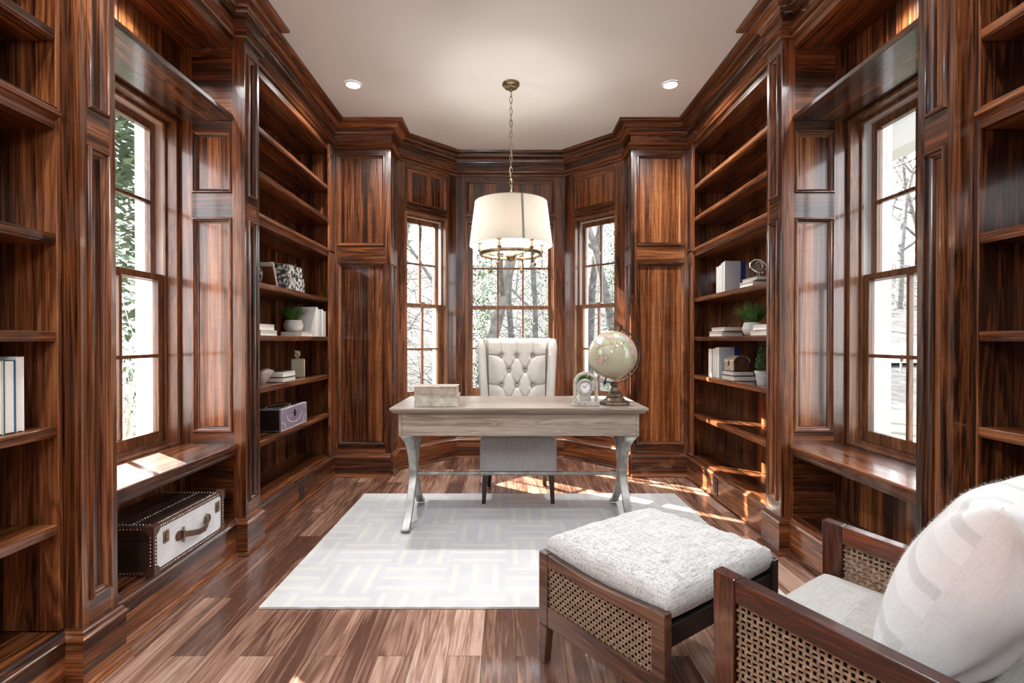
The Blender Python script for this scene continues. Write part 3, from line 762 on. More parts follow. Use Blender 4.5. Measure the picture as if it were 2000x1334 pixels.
# the big white hide pillow
def pillmat():
    m, nt, bs = newmat('banded_hide')
    tc = nd(nt, 'ShaderNodeTexCoord'); sep = nd(nt, 'ShaderNodeSeparateXYZ'); lk(nt, tc.outputs['Object'], sep.inputs[0])
    r = math_(nt, 'SQRT', math_(nt, 'ADD', math_(nt, 'POWER', math_(nt, 'SUBTRACT', sep.outputs[0], .30), 2.0), math_(nt, 'POWER', math_(nt, 'SUBTRACT', sep.outputs[1], .34), 2.0)))
    band = math_(nt, 'FRACT', math_(nt, 'DIVIDE', r, .135))
    col = ramp(nt, band, [(.0, (.70,.69,.665)), (.46, (.73,.72,.70)), (.49, (.59,.585,.565)), (.50, (.585,.58,.56)), (.66, (.62,.615,.60)), (.68, (.73,.72,.70)), (1.0, (.76,.75,.735))])
    lk(nt, col, bs.inputs['Base Color']); bs.inputs['Roughness'].default_value = .85; bs.inputs['Specular IOR Level'].default_value = .2
    mp = nd(nt, 'ShaderNodeMapping'); mp.inputs['Scale'].default_value = (160, 30, 60); lk(nt, tc.outputs['Object'], mp.inputs[0])
    nz = nd(nt, 'ShaderNodeTexNoise'); nz.inputs['Scale'].default_value = 1; nz.inputs['Detail'].default_value = 3; nz.inputs['Distortion'].default_value = 1.5; lk(nt, mp.outputs[0], nz.inputs['Vector'])
    edge = math_(nt, 'LESS_THAN', math_(nt, 'ABSOLUTE', math_(nt, 'SUBTRACT', band, .48)), .03)
    bump(nt, bs, math_(nt, 'SUBTRACT', math_(nt, 'MULTIPLY', nz.outputs['Fac'], .5), math_(nt, 'MULTIPLY', edge, .8)), .6, .004)
    return m
def pillow(mb, W, H, T, n=44, seed=2):
    rg = random.Random(seed); ph = [rg.uniform(0, 6.28) for _ in range(8)]
    L = {}
    for side in (1, -1):
        for j in range(n+1):
            for i in range(n+1):
                u = -1+2*i/n; v = -1+2*j/n
                x = u*W/2*(1-.10*(1-v*v)*abs(u)**3); y = v*H/2*(1-.10*(1-u*u)*abs(v)**3)
                k = max(0, (1-u**2))**.5*max(0, (1-v**2))**.5
                k = k**.82
                wr = 0
                for q, (cu, cv) in enumerate(((1,1),(1,-1),(-1,1),(-1,-1))):
                    r = math.hypot(u-cu, v-cv); an = math.atan2(v-cv, u-cu)
                    wr += (.016 if side < 0 else .006)*math.sin(9*an+ph[q]+1.5*r)*math.exp(-r*1.5)*min(1, r*3)
                wr += (.006 if side < 0 else .003)*math.sin(5*u+3*v+ph[5])*math.sin(4*v-2*u+ph[6])
                z = side*((T/2 if side < 0 else T*.37)*k)+wr*min(1, k*2.2)
                if i in (0, n) or j in (0, n):
                    if (1, i, j) in L and side == -1: L[(-1, i, j)] = L[(1, i, j)]; continue
                L[(side, i, j)] = mb.add((x, y, z))
    for side in (1, -1):
        for j in range(n):
            for i in range(n):
                q = (L[(side,i,j)], L[(side,i+1,j)], L[(side,i+1,j+1)], L[(side,i,j+1)])
                mb.face(q if side == 1 else q[::-1], 0 if side == 1 else 1)
PL = thing('throw_pillow', 'large white hide throw pillow with curved bands, leaning in the lounge chair', 'pillow', PILLOC)
mb = MB(); pillow(mb, .46, .46, .27, 60)
cov = mb.build('pillow_cover', [pillmat(), PWHITE], PL, smooth=180, local=True)
# local frame: x along e2 of the chair, z = front normal tipped up
e1 = Vector((-math.sin(HD+PILYAW), math.cos(HD+PILYAW), 0)); e2 = Vector((math.cos(HD+PILYAW), math.sin(HD+PILYAW), 0)); up = Vector((0,0,1))
fn = (e1*math.cos(R(PILTILT))+up*math.sin(R(PILTILT))).normalized(); uy = (up*math.cos(R(PILTILT))-e1*math.sin(R(PILTILT)))
M3 = Matrix((( -e2.x, uy.x, fn.x), (-e2.y, uy.y, fn.y), (-e2.z, uy.z, fn.z)))
cov.rotation_euler = M3.to_euler()
rg = random.Random(11); mb = MB()
me = cov.data
fr = [p for p in me.polygons if p.material_index == 0]
for i in range(9000):
    p = rg.choice(fr); c = p.center + Vector((rg.uniform(-.006,.006), rg.uniform(-.006,.006), 0)); nn = p.normal
    L_ = rg.uniform(.004, .010); tdir = (nn*.55+Vector((rg.uniform(-.5,.5), rg.uniform(-1.0,-.1), rg.uniform(-.2,.2)))).normalized()
    sd = tdir.cross(nn).normalized()*.00022
    a = c-nn*.001
    mb.poly((a-sd, a+sd, a+tdir*L_))
fo = mb.build('fur', [plain('white_fur', (.66,.645,.61), .8)], PL, local=True); fo['kind'] = 'stuff'
fo.rotation_euler = cov.rotation_euler
# ------------------------------------------------------------------ chandelier
t = thing('drum_shade_chandelier', 'brass chandelier with a big white drum shade hanging over the desk', 'chandelier', (CHX, CHY, ZC))
mb = MB(); mb.lathe([(.0,ZC-.0005),(.062,ZC-.0005),(.062,ZC-.012),(.056,ZC-.020),(.050,ZC-.022),(.046,ZC-.032),(.014,ZC-.036),(.012,ZC-.055),(.0,ZC-.056)], (CHX,CHY,0), 32)
mb.build('ceiling_canopy', [BRONZE], t, smooth=40)
mb = MB(); z = ZC-.050; i = 0
while z > 2.19:
    c = Vector((CHX, CHY, z-.024)); pts = []
    for k in range(14):
        a = 2*math.pi*k/14; h = .009*math.cos(a); vv = .024*math.sin(a); vv = math.copysign(min(abs(vv)*1.25, .024), vv)
        pts.append(c+(Vector((h,0,vv)) if i % 2 else Vector((0,h,vv))))
    mb.tube(pts, .0026, 6, closed=True); z -= .042; i += 1
mb.build('chain', [BRONZE], t, smooth=60)
mb = MB(); pts = [(CHX+.008*math.sin(k*.9), CHY-.008*math.cos(k*1.3), ZC-.05-k*.03) for k in range(28)]
mb.tube(pts, .0022, 6); mb.build('cord', [plain('clear_cord', (.6,.55,.45), .3)], t, smooth=60)
def shademat():
    m, nt, bs = newmat('linen_shade')
    bs.inputs['Base Color'].default_value = (.72,.70,.66,1); bs.inputs['Roughness'].default_value = .9; bs.inputs['Specular IOR Level'].default_value = .1
    tl = nd(nt, 'ShaderNodeBsdfTranslucent'); tl.inputs[0].default_value = (.80,.77,.72,1)
    mx = nd(nt, 'ShaderNodeMixShader'); mx.inputs[0].default_value = .28
    out = [n for n in nt.nodes if n.type == 'OUTPUT_MATERIAL'][0]
    lk(nt, bs.outputs[0], mx.inputs[1]); lk(nt, tl.outputs[0], mx.inputs[2]); lk(nt, mx.outputs[0], out.inputs[0])
    return m
mb = MB(); n = 64
def ring(r, z): return [(CHX+r*math.cos(2*math.pi*k/n), CHY+r*math.sin(2*math.pi*k/n), z) for k in range(n)]
mb.loft([ring(.298,1.838), ring(.2595,2.146), ring(.2575,2.146), ring(.296,1.838), ring(.298,1.838)], caps=False)
sh = mb.build('drum_shade', [shademat()], t, smooth=40)
sa = R(-90+16); mb = MB()
c = Vector((math.cos(sa), math.sin(sa), 0)); sd = Vector((-c.y, c.x, 0))*.008
o = Vector((CHX, CHY, 0))
mb.poly([o+c*.2995-sd+Vector((0,0,1.838)), o+c*.2995+sd+Vector((0,0,1.838)), o+c*.261+sd+Vector((0,0,2.146)), o+c*.261-sd+Vector((0,0,2.146))])
mb.build('seam_tape', [plain('grey_tape', (.36,.36,.38), .8)], sh)
STR = plain('shade_trim', (.62,.55,.45), .7)
for r, z in ((.297,1.838), (.2585,2.146)):
    mb = MB(); mb.tube(ring(r, z), .0022, 6, closed=True); mb.build('shade_rim', [STR], sh, smooth=60)
mb = MB()
for k in range(3):
    a = R(30+120*k); mb.tube([(CHX,CHY,2.12),(CHX+.258*math.cos(a),CHY+.258*math.sin(a),2.14)], .0025, 6)
mb.build('shade_spider', [BRONZE], t, smooth=60)
mb = MB(); mb.lathe([(0,1.725),(.012,1.728),(.020,1.738),(.030,1.745),(.034,1.762),(.030,1.778),(.014,1.785),(.0115,1.79),(.0115,2.15),(.006,2.19),(0,2.19)], (CHX,CHY,0), 20)
mb.build('center_stem', [BRONZE], t, smooth=50)
mb = MB(); mb.tube([(CHX+.011*math.cos(2*math.pi*k/16), CHY, 1.695+.040*math.sin(2*math.pi*k/16)) for k in range(16)], .003, 6, closed=True)
mb.build('pull_loop', [PEWTER], t, smooth=60)
mb = MB(); prof = [(.206,1.768),(.222,1.768),(.224,1.772),(.224,1.788),(.222,1.792),(.206,1.792),(.204,1.788),(.204,1.772)]
mb.loft([ring(r, z) for r, z in prof+prof[:1]], caps=False); mb.build('ring', [BRONZE], t, smooth=40)
for k in range(3):
    a = R(9+120*k+60); mb = MB(); mb.strap([(CHX+.02*math.cos(a),CHY+.02*math.sin(a),1.764),(CHX+.12*math.cos(a),CHY+.12*math.sin(a),1.770),(CHX+.208*math.cos(a),CHY+.208*math.sin(a),1.780)], (-math.sin(a),math.cos(a),0), .016, .006); mb.build('spoke', [BRONZE], t, bevel=.001)
BULBM = glow('warm_bulb', (1,.90,.76), 8)
for k in range(6):
    a = R(9+60*k); u = Vector((math.cos(a), math.sin(a), 0)); sd = (-math.sin(a), math.cos(a), 0)
    P = lambda r, z: o+u*r+Vector((0,0,z))
    mb = MB(); pts = [P(.227,1.802), P(.2285,1.77), P(.228,1.72), P(.230,1.69), P(.236,1.676), P(.246,1.670), P(.256,1.674), P(.259,1.683), P(.253,1.689)]
    mb.strap(pts, sd, [.012,.014,.017,.019,.021,.022,.022,.020,.018], .005); ar = mb.build('hook_arm', [BRONZE], t, bevel=.001)
    mb = MB(); q0 = o+u*.222
    mb.lathe([(.0,1.792),(.012,1.792),(.017,1.798),(.017,1.803),(.011,1.806),(.0105,1.842),(.019,1.848),(.019,1.853),(.010,1.855),(0,1.855)], (q0.x,q0.y,0), 16)
    mb.build('candle_cup', [BRONZE], t, smooth=50)
    mb = MB(); mb.lathe([(.0095,1.8555),(.0095,1.925),(.0,1.926)], (q0.x,q0.y,0), 14); ca = mb.build('candle_sleeve', [plain('ivory_candle', (.75,.68,.54), .6)], t, smooth=50)
    mb = MB(); mb.lathe([(.004,1.9265),(.013,1.945),(.0145,1.958),(.010,1.975),(.003,1.995),(0,2.0)], (q0.x,q0.y,0), 14); mb.build('bulb', [BULBM], ca, smooth=80)

# ------------------------------------------------------------------ recessed lights and outlets
LENS = glow('downlight_lens', (1,.93,.82), 9)
def downlight(x, y, z, r, label):
    t = thing('recessed_light', label, 'ceiling light', (x, y, z))
    mb = MB(); mb.lathe([(r*.80,z-.0005),(r*.80,z-.006),(r*.86,z-.009),(r,z-.006),(r*1.02,z-.0005)], (x,y,0), 32, caps=False); mb.build('trim_ring', [WHITE], t, smooth=60)
    mb = MB(); mb.lathe([(0,z-.0035),(r*.80,z-.0035),(r*.80,z-.001),(0,z-.001)], (x,y,0), 32, caps=False); mb.build('lens', [LENS], t, smooth=40)
downlight(-1.14, 3.69, ZC, .058, 'lit recessed downlight in the white ceiling, left of the chandelier')
downlight(1.14, 3.69, ZC, .058, 'lit recessed downlight in the white ceiling, right of the chandelier')
downlight(-1.67, 2.33, 2.738, .042, 'lit downlight in the wood soffit above the left window ledge')
downlight(1.67, 2.33, 2.738, .042, 'lit downlight in the wood soffit above the right window ledge')
OUTM = plain('brown_outlet_plate', (.055,.035,.028), .4)
for s, y in ((-1, 3.63), (1, 3.74)):
    t = thing('power_outlet', 'dark outlet in the walnut baseboard below the far %s bookcase' % SIDE[s], 'outlet', (s*1.491, y, .085))
    x = s*1.4915
    mb = MB(); mb.box(x, x-s*.005, y-.037, y+.037, .032, .150); pl = mb.build('cover_plate', [OUTM], t, bevel=.002)
    for zz in (.068, .112):
        mb = MB(); mb.box(x-s*.0052, x-s*.0075, y-.017, y+.017, zz-.014, zz+.014); mb.build('receptacle', [plain('dark_receptacle', (.02,.015,.013), .35)], pl, bevel=.001)

# ------------------------------------------------------------------ books
def book(loc, L, W, T, cov, label, rot=0.0, lying=True, spine='cover', group=None, s=1, fore=None, cover2=None):
    """lying: spine along local y at x=0 (room side unless fore), W deep in x, T thick; standing: L tall, T along y.
    local +x points into the shelf (away from the room)."""
    t = thing('book', label, 'book', loc, rot, group)
    c = CV[cov]; ct = .0028
    def add(name, bx, mat, bev=.0012):
        mb = MB(); 
        for b in bx: mb.box(*b)
        o = mb.build(name, [mat], t, bevel=bev, local=True); return o
    d = s
    if lying:
        if spine == 'cover':   # spine faces the room
            add('cover', [(0, d*W, 0, L, 0, ct), (0, d*W, 0, L, T-ct, T), (0, d*ct, 0, L, ct, T-ct)], c)
            add('pages', [(d*(ct+.0005), d*(W-.004), .003, L-.003, ct+.0002, T-ct-.0002)], PAGES, 0)
        else:                  # fore-edge faces the room
            add('cover', [(0, d*W, 0, L, 0, ct), (0, d*W, 0, L, T-ct, T), (d*(W-ct), d*W, 0, L, ct, T-ct)], c)
            add('pages', [(d*.004, d*(W-ct-.0005), .003, L-.003, ct+.0002, T-ct-.0002)], PAGES, 0)
    else:
        if spine == 'cover':
            add('cover', [(0, d*W, 0, ct, 0, L), (0, d*W, T-ct, T, 0, L), (0, d*ct, ct, T-ct, 0, L)], c)
            add('pages', [(d*(ct+.0005), d*(W-.004), ct+.0002, T-ct-.0002, .003, L-.003)], PAGES, 0)
        else:
            bx = [(0, d*W, 0, ct, 0, L), (0, d*W, T-ct, T, 0, L), (d*(W-ct), d*W, ct, T-ct, 0, L)]
            if cover2:
                k = W*.76
                add('cover', [(0, d*k, 0, ct, 0, L), (0, d*k, T-ct, T, 0, L)], c)
                o = add('spine_cloth', [(d*(k+.0002), d*W, 0, ct, 0, L), (d*(k+.0002), d*W, T-ct, T, 0, L), (d*(W-ct), d*W, ct, T-ct, 0, L)], CV[cover2])
                o['label'] = 'blue cloth spine'
            else: add('cover', bx, c)
            add('pages', [(d*.004, d*(W-ct-.0005), ct+.0002, T-ct-.0002, .003, L-.003)], PAGES, 0)
    return t
S4, S5, S6, S7 = 1.511, 1.191, .878, .556   # shelf tops (1 mm clear)
G = .0012
# far left bookcase, shelf with the grass plant
x = -1.530
g = 'books stacked at the near end of the plant shelf, far left bookcase'
book((x, 3.115, S5), .225, .16, .032, 'white', 'white lying book, bottom of the two-book stack left of the potted grass, far left bookcase', s=-1, spine='fore')
book((x-.004, 3.085, S5+.032+G), .225, .155, .038, 'tan', 'thick cream lying book, top of the two-book stack, far left bookcase', s=-1, spine='fore')
book((x, 3.735, S5), .222, .155, .034, 'tan', 'tan lying book under the potted grass, far left bookcase', s=-1, spine='fore')
y = 4.008
for th, cv, h, lab, sp in ((.050,'white',.232,'white upright book, nearest the potted grass in the far left bookcase','cover'), (.034,'cream',.218,'cream upright book, second from the potted grass in the far left bookcase','cover'),
                       (.042,'grey',.220,'grey upright book in the middle of the row beside the potted grass','cover'), (.036,'white',.221,'slim white upright book between the grey and the pinkish books','cover'), (.066,'pink',.208,'thick pinkish upright book at the far end of the row, far left bookcase','cover')):
    book((x, y, S5), h, .165, th-.003, cv, lab, s=-1, lying=False, spine=sp, group='upright books beside the left potted grass'); y += th
# shelf with the bottle
book((x, 3.425, S6), .205, .155, .032, 'black', 'lying book with thin dark covers, bottom of the stack between shell bowl and bottle', s=-1, spine='fore')
book((x, 3.425, S6+.032+G), .200, .150, .042, 'black', 'thicker lying book with thin dark covers, top of the stack between shell bowl and bottle', s=-1, spine='fore')
# near left bookcase
y = 1.592
for th, cv, h, lab in ((.027,'white',.232,'white upright book at the far end of the row, near left bookcase'), (.038,'teal',.222,'upright book with teal blue cover in the row at the left picture edge'), (.036,'sage',.222,'upright book with pale sage cover at the left picture edge'), (.034,'cream',.222,'cream upright book cut by the left picture edge')):
    y -= th; book((x-.005, y, S6), h, .18, th-.0015, cv, lab, s=-1, lying=False, spine='fore', group='upright books in the near left bookcase')
# far right bookcase, top display shelf
x = 1.530
y = 3.680
for i, (th, cv, h, lab) in enumerate(((.042,'grey',.220,'upright pale grey book with navy spine facing the camera beside the glass disc'), (.026,'white',.212,'upright white book behind the grey book with navy spine'), (.034,'white',.203,'third upright white book of the row on the top display shelf'), (.052,'white',.198,'farthest upright white book of the row, beside the empty end of the top display shelf'))):
    book((x, y, S4), h, .150, th-.003, cv, lab, s=1, lying=False, spine='fore', cover2='blue' if i == 0 else None, group='upright books on the top display shelf'); y += th
book((x-.005, 3.255, S4), .185, .150, .030, 'white', 'white lying book, bottom of the stack under the glass disc', s=1, spine='fore')
book((x, 3.215, S4+.030+G), .200, .145, .022, 'taupe', 'taupe lying book directly under the glass disc', s=1, spine='fore')
# far right, plant shelf
book((x, 3.735, S5), .235, .155, .036, 'grey', 'grey lying book, bottom of the stack on the far side of the right potted grass', s=1, spine='fore')
book((x, 3.690, S5+.036+G), .235, .150, .030, 'taupe', 'taupe lying book, top of the stack on the far side of the right potted grass', s=1, spine='fore')
book((x, 3.085, S5), .215, .150, .034, 'taupe', 'taupe lying book, bottom of the stack nearest the right pilaster', s=1, spine='fore')
book((x+.002, 3.078, S5+.034+G), .195, .150, .032, 'white', 'white lying book, top of the stack nearest the right pilaster', s=1, spine='fore')
# far right, chest shelf
y = 3.777
for i, (th, cv, h, lab) in enumerate(((.050,'grey',.232,'upright pale book with royal blue spine behind the wooden chest'), (.036,'cream',.226,'narrow cream upright book behind the royal blue one'), (.044,'brown',.222,'dark brown upright book in the row behind the wooden chest'), (.070,'white',.218,'thick white upright book at the far end of the row behind the chest'))):
    book((x, y, S6), h, .150, th-.003, cv, lab, s=1, lying=False, spine='fore', cover2='royal' if i == 0 else None, group='upright books on the chest shelf'); y += th
book((x, 3.530, S6), .212, .155, .035, 'black', 'lying book with thin dark covers, bottom of the stack under the wooden chest', s=1, spine='fore')
book((x, 3.545, S6+.035+G), .185, .148, .031, 'black', 'lying book with thin dark covers directly under the wooden chest', s=1, spine='fore')
# the two old books on the desk
def oldbook(loc, W, D, T, mat, edge, label, rot):
    t = thing('antique_book', label, 'book', loc, rot)
    mb = MB(); c = .006
    for z0, z1 in ((0, c), (T-c, T)): mb.box(-W/2-.004, W/2+.004, -D/2-.004, D/2+.003, z0, z1)
    mb.box(-W/2, W/2, -D/2, -D/2+.006, c, T-c)
    for xx in (-.36, -.12, .12, .36): pass
    mb.build('cover', [mat], t, bevel=.002, local=True)
    mb = MB(); mb.box(-W/2, W/2, -D/2+.0065, D/2-.004, c+.0003, T-c-.0003); mb.build('pages', [edge], t, local=True)
VEL1 = plain('worn_vellum', (.36,.30,.245), .8, noise=.3, nscale=26, bmp=.2, bscale=60)
VEL2 = plain('painted_vellum', (.46,.425,.355), .8, noise=.35, nscale=22, bmp=.3, bscale=50)
OLDP = plain('old_pages', (.40,.33,.28), .9, noise=.35, nscale=150)
oldbook((-.463, 3.170, DZ+.0012), .258, .180, .066, VEL2, OLDP, 'thick chalky antique book lying on the desk, under the other one', 0)
oldbook((-.468, 3.172, DZ+.0684), .252, .170, .054, VEL1, OLDP, 'brownish antique book lying on top of the chalky one on the desk', R(-.6))
# ------------------------------------------------------------------ shelf ornaments
def blades(mb, n, r0, h, spread, seed, wd=.0035, droop=.5):
    rg = random.Random(seed)
    for i in range(n):
        a = rg.uniform(0, 6.283); e = rg.random()**.6; hh = h*rg.uniform(.7, 1.05)
        u = Vector((math.cos(a), math.sin(a), 0)); b = u*(r0*rg.random()); sd = Vector((-u.y, u.x, 0))
        pts = []
        for k in range(6):
            q = k/5; rad = spread*e*q**1.3; z = hh*(q - droop*e*e*q*q*.9)
            pts.append(b+u*rad+Vector((0,0,z)))
        w = wd*rg.uniform(.7, 1.2)
        ids = []
        for k, p in enumerate(pts):
            ww = w*(1-(k/5)**2)*.5+.0002
            ids.append((mb.add(p-sd*ww), mb.add(p+Vector((0,0,0))+u*ww*.3), mb.add(p+sd*ww)))
        for p, q in zip(ids[:-1], ids[1:]):
            mb.face((p[0],p[1],q[1],q[0])); mb.face((p[1],p[2],q[2],q[1]))
SOIL = plain('dark_soil', (.02,.015,.01), .95)
def potted_grass(loc, rb, rm, rt, h, gh, spread, label, seed, n=260):
    t = thing('potted_grass', label, 'plant', loc)
    mb = MB(); mb.lathe([(0,0),(rb,0),(rb+(rm-rb)*.6,h*.16),(rm,h*.46),(rm*.99,h*.62),(rt,h),(rt-.006,h),(rm*.9,h*.6),(rm*.85,h*.45),(0,h*.40)], (0,0,0), 36, caps=False)
    mb.build('pot', [CERAM], t, smooth=60, local=True)
    mb = MB(); mb.lathe([(0,h*.84),(rt-.008,h*.84)], (0,0,0), 24, caps=False); mb.build('soil', [SOIL], t, local=True)
    mb = MB(); mb.T = Matrix.Translation((0,0,h*.84)); blades(mb, n, rt*.6, gh, spread, seed, .0055); f = mb.build('grass_blades', [GRASSM], t, local=True); f['kind'] = 'stuff'
potted_grass((-1.640, 3.850, S5+.0352), .045, .070, .058, .086, .150, .140, 'grass plant in a white round pot standing on the tan book, far left bookcase', 3, 300)
potted_grass((1.620, 3.445, S5), .042, .066, .056, .090, .165, .165, 'grass plant in a white round pot standing straight on the shelf, far right bookcase', 8, 320)

# printed boxes
def mapmat():
    m, nt, bs = newmat('printed_map_paper')
    tc = nd(nt, 'ShaderNodeTexCoord')
    v = nd(nt, 'ShaderNodeTexVoronoi'); v.inputs['Scale'].default_value = 24; v.feature = 'DISTANCE_TO_EDGE'; lk(nt, tc.outputs['Object'], v.inputs['Vector'])
    n2 = nd(nt, 'ShaderNodeTexNoise'); n2.inputs['Scale'].default_value = 34; n2.inputs['Detail'].default_value = 5; lk(nt, tc.outputs['Object'], n2.inputs['Vector'])
    f = math_(nt, 'ADD', math_(nt, 'MULTIPLY', v.outputs['Distance'], 1.6), math_(nt, 'MULTIPLY', math_(nt, 'SUBTRACT', n2.outputs['Fac'], .5), 2.2))
    lk(nt, ramp(nt, f, [(.0, (.02,.02,.02)), (.12, (.10,.10,.095)), (.22, (.42,.41,.36)), (.5, (.60,.59,.53))]), bs.inputs['Base Color']); bs.inputs['Roughness'].default_value = .5
    return m
MAPM = mapmat(); INK = plain('black_ink', (.02,.02,.02), .5); STEEL = plain('dark_steel', (.12,.11,.10), .35, .9)
def mapbox(loc, W, L, H, split, label, medallion):
    t = thing('keepsake_box', label, 'box', loc)
    mb = MB(); mb.box(-W, 0, 0, L, 0, split); mb.build('box_body', [MAPM], t, bevel=.002, local=True)
    mb = MB(); mb.box(-W, 0, 0, L, split+.002, H); li = mb.build('lid', [MAPM], t, bevel=.002, local=True)
    mb = MB(); mb.box(0.0004, .004, L/2-.014, L/2+.014, split-.022, split+.018); mb.lathe([(.0,-.004),(.006,-.004),(.006,.004),(0,.004)], (.006, L/2, split-.004), 10)
    mb.build('clasp', [STEEL], t, bevel=.001, local=True)
    if medallion:
        mb = MB(); mb.T = Matrix.Translation((-W*.52, -.0006, H*.46)) @ Matrix.Rotation(R(90), 4, 'X')
        for r in (.036, .033, .026, .023, .014, .009): mb.tube([(r*1.35*math.cos(2*math.pi*k/36), r*math.sin(2*math.pi*k/36), 0) for k in range(36)], .0011, 6, closed=True)
        for k in range(24):
            a = 2*math.pi*k/24; mb.tube([(.027*1.35*math.cos(a), .027*math.sin(a), 0), (.032*1.35*math.cos(a), .032*math.sin(a), 0)], .0009, 5)
        for xx in (-.006, 0, .006): mb.sphere((xx, .001, 0), .002, 8, 6)
        mb.build('printed_medallion', [INK], t, local=True, smooth=60)
mapbox((-1.521, 3.475, S4), .145, .285, .098, .094, 'larger map-printed box with ringed medallion, bottom of the two on the top display shelf', True)
mapbox((-1.523, 3.475, S4+.0995), .140, .255, .072, .068, 'smaller map-printed box stacked on the larger map box', False)
# dark vase and leaning picture
t = thing('dark_vase', 'dark brown glazed vase beside the map boxes, half hidden by the left pilaster', 'vase', (-1.600, 3.185, S4))
mb = MB(); mb.lathe([(0,0),(.034,0),(.040,.008),(.046,.05),(.044,.095),(.030,.125),(.022,.140),(.024,.150),(.020,.150),(.018,.138),(0,.12)], (0,0,0), 28, caps=False); mb.build('vase_body', [plain('dark_glaze', (.022,.010,.007), .15, coat=.6)], t, smooth=60, local=True)
t = thing('leaning_plaque', 'thin white plaque leaning between the dark vase and the map boxes', 'plaque', (-1.540, 3.315, S4), 0)
mb = MB(); mb.strap([(-.045, .042, .002), (-.045, -.020, .152)], (1,0,0), .10, .006); mb.build('panel', [CV['white']], t, bevel=.001, local=True)
mb = MB(); mb.strap([(-.045, .0335, .012), (-.045, -.018, .125)], (1,0,0), .085, .004); mb.build('backing', [plain('copper_back', (.35,.14,.07), .4, .6)], t, local=True)
# shell bowl
t = thing('shell_bowl', 'silvery shell shaped bowl with jagged rim left of the stacked white books', 'bowl', (-1.640, 3.335, S6))
mb = MB(); n = 48; rings = []
for r, z, j in ((.0,.006,0),(.026,.0,0),(.030,.004,0),(.050,.030,0),(.070,.062,.3),(.082,.090,1),(.078,.090,1),(.064,.062,.3),(.045,.034,0),(.0,.016,0)):
    rings.append([((max(r,1e-4)*(1+.06*math.cos(6*2*math.pi*k/n)*min(1, j+.3)))*math.cos(2*math.pi*k/n), max(r,1e-4)*(1+.06*math.cos(6*2*math.pi*k/n)*min(1, j+.3))*math.sin(2*math.pi*k/n), z+j*.016*abs(math.sin(3*2*math.pi*k/n))-j*.008) for k in range(n)])
mb.loft(rings, caps=False); mb.build('bowl', [plain('mother_of_pearl', (.74,.71,.66), .25, .35, noise=.2, nscale=40)], t, smooth=50, local=True)
# glass bottle
t = thing('square_bottle', 'square smoked glass bottle with patterned stopper on the shelf with the shell bowl', 'bottle', (-1.660, 3.965, S6), R(28))
def rsq(w, z, b=.12):
    p = []
    for sx, sy in ((1,-1),(1,1),(-1,1),(-1,-1)):
        c = w*(1-b)
        a, bb = ((sx*w, sy*c), (sx*c, sy*w)) if sx*sy > 0 else ((sx*c, sy*w), (sx*w, sy*c))
        p += [(*a, z), (*bb, z)]
    return p
SMOKE = plain('smoked_glass', (.30,.27,.17), .12, .25, coat=.6)
mb = MB(); mb.loft([rsq(.050,0), rsq(.052,.004), rsq(.052,.137), rsq(.046,.144), rsq(.016,.146), rsq(.014,.158)]); mb.build('bottle_body', [SMOKE], t, bevel=.002, local=True)
mb = MB(); mb.box(-.021, .021, -.021, .021, .1585, .205); mb.build('stopper', [MAPM], t, bevel=.004, local=True)
# studded box
STUD = plain('silver_studs', (.80,.78,.74), .25, 1.0)
LEATHD = plain('dark_leather', (.022,.013,.012), .32, noise=.3, nscale=25, bmp=.15, bscale=150)
LEATHP = plain('plum_leather', (.24,.19,.25), .35, noise=.12, nscale=25, bmp=.12, bscale=150)
t = thing('studded_box', 'plum leather box with silver studs and swirl pattern, far left bookcase, low shelf', 'box', (-1.520, 3.363, S7))
W, L, H, sp = .200, .432, .150, .104
def studs(root, pts, r=.0028):
    """100 studs of the front as parts of their own, the rest as one part"""
    pts = sorted(pts, key=lambda p: (-p[0], p[1])); mb = MB(); mb.sphere((0,0,0), r, 8, 5)
    first = mb.build('stud', [STUD], root, smooth=60, local=True); first.location = pts[0]
    for p in pts[1:100]:
        o = first.copy(); o.location = p; C.objects.link(o)
    mb = MB()
    for p in pts[100:]: mb.sphere(p, r, 8, 5)
    o = mb.build('stud_pattern', [STUD], root, smooth=60, local=True); o['kind'] = 'stuff'
for nm, z0, z1 in (('box_body', 0, sp), ('lid', sp+.0018, H)):
    mb = MB(); mb.box(-W, -.006, .0, L, z0, z1); o = mb.build(nm, [LEATHD], t, bevel=.002, local=True)
    mb = MB(); mb.box(-.0058, 0, .0, L, z0, z1); mb.build('front_facing', [LEATHP], o, bevel=.001, local=True)
mb = MB(); P = []
for k in range(44):
    y = .006+(L-.012)*k/43; P += [(0,y,.006),(0,y,H-.005),(-.006-(.006),y,H)] if k % 1 == 0 else []
for k in range(15):
    z = .006+(H-.012)*k/14; P += [(0,.006,z),(0,L-.006,z)]
for k in range(18):
    xx = -.010-(W-.02)*k/17; P += [(xx,0,.006),(xx,0,H-.005),(xx,.006,H)]
for k in range(15): P.append((-.010,0,.006+(H-.012)*k/14))
for k in range(26):
    a = math.pi*(1.02+.96*k/25); P.append((0, L/2+.125*math.cos(a), sp-.004+.062*math.sin(a)))
for k in range(12):
    a = math.pi*.5*k/11; P += [(0, .006+.07*math.cos(a), .006+.055*math.sin(a)), (0, L-.006-.07*math.cos(a), .006+.055*math.sin(a))]
for k in range(34):
    a = 2*math.pi*k/34; P.append((-W/2+.062*math.cos(a), L*.42+.13*math.sin(a), H))
studs(t, P)
mb = MB(); mb.box(.0003,.004,L/2-.011,L/2+.011,sp-.028,sp+.020); mb.lathe([(0,-.005),(.007,-.005),(.007,.005),(0,.005)], (.006,L/2,sp-.006), 12); mb.build('clasp', [DBRONZE], t, bevel=.001, local=True)
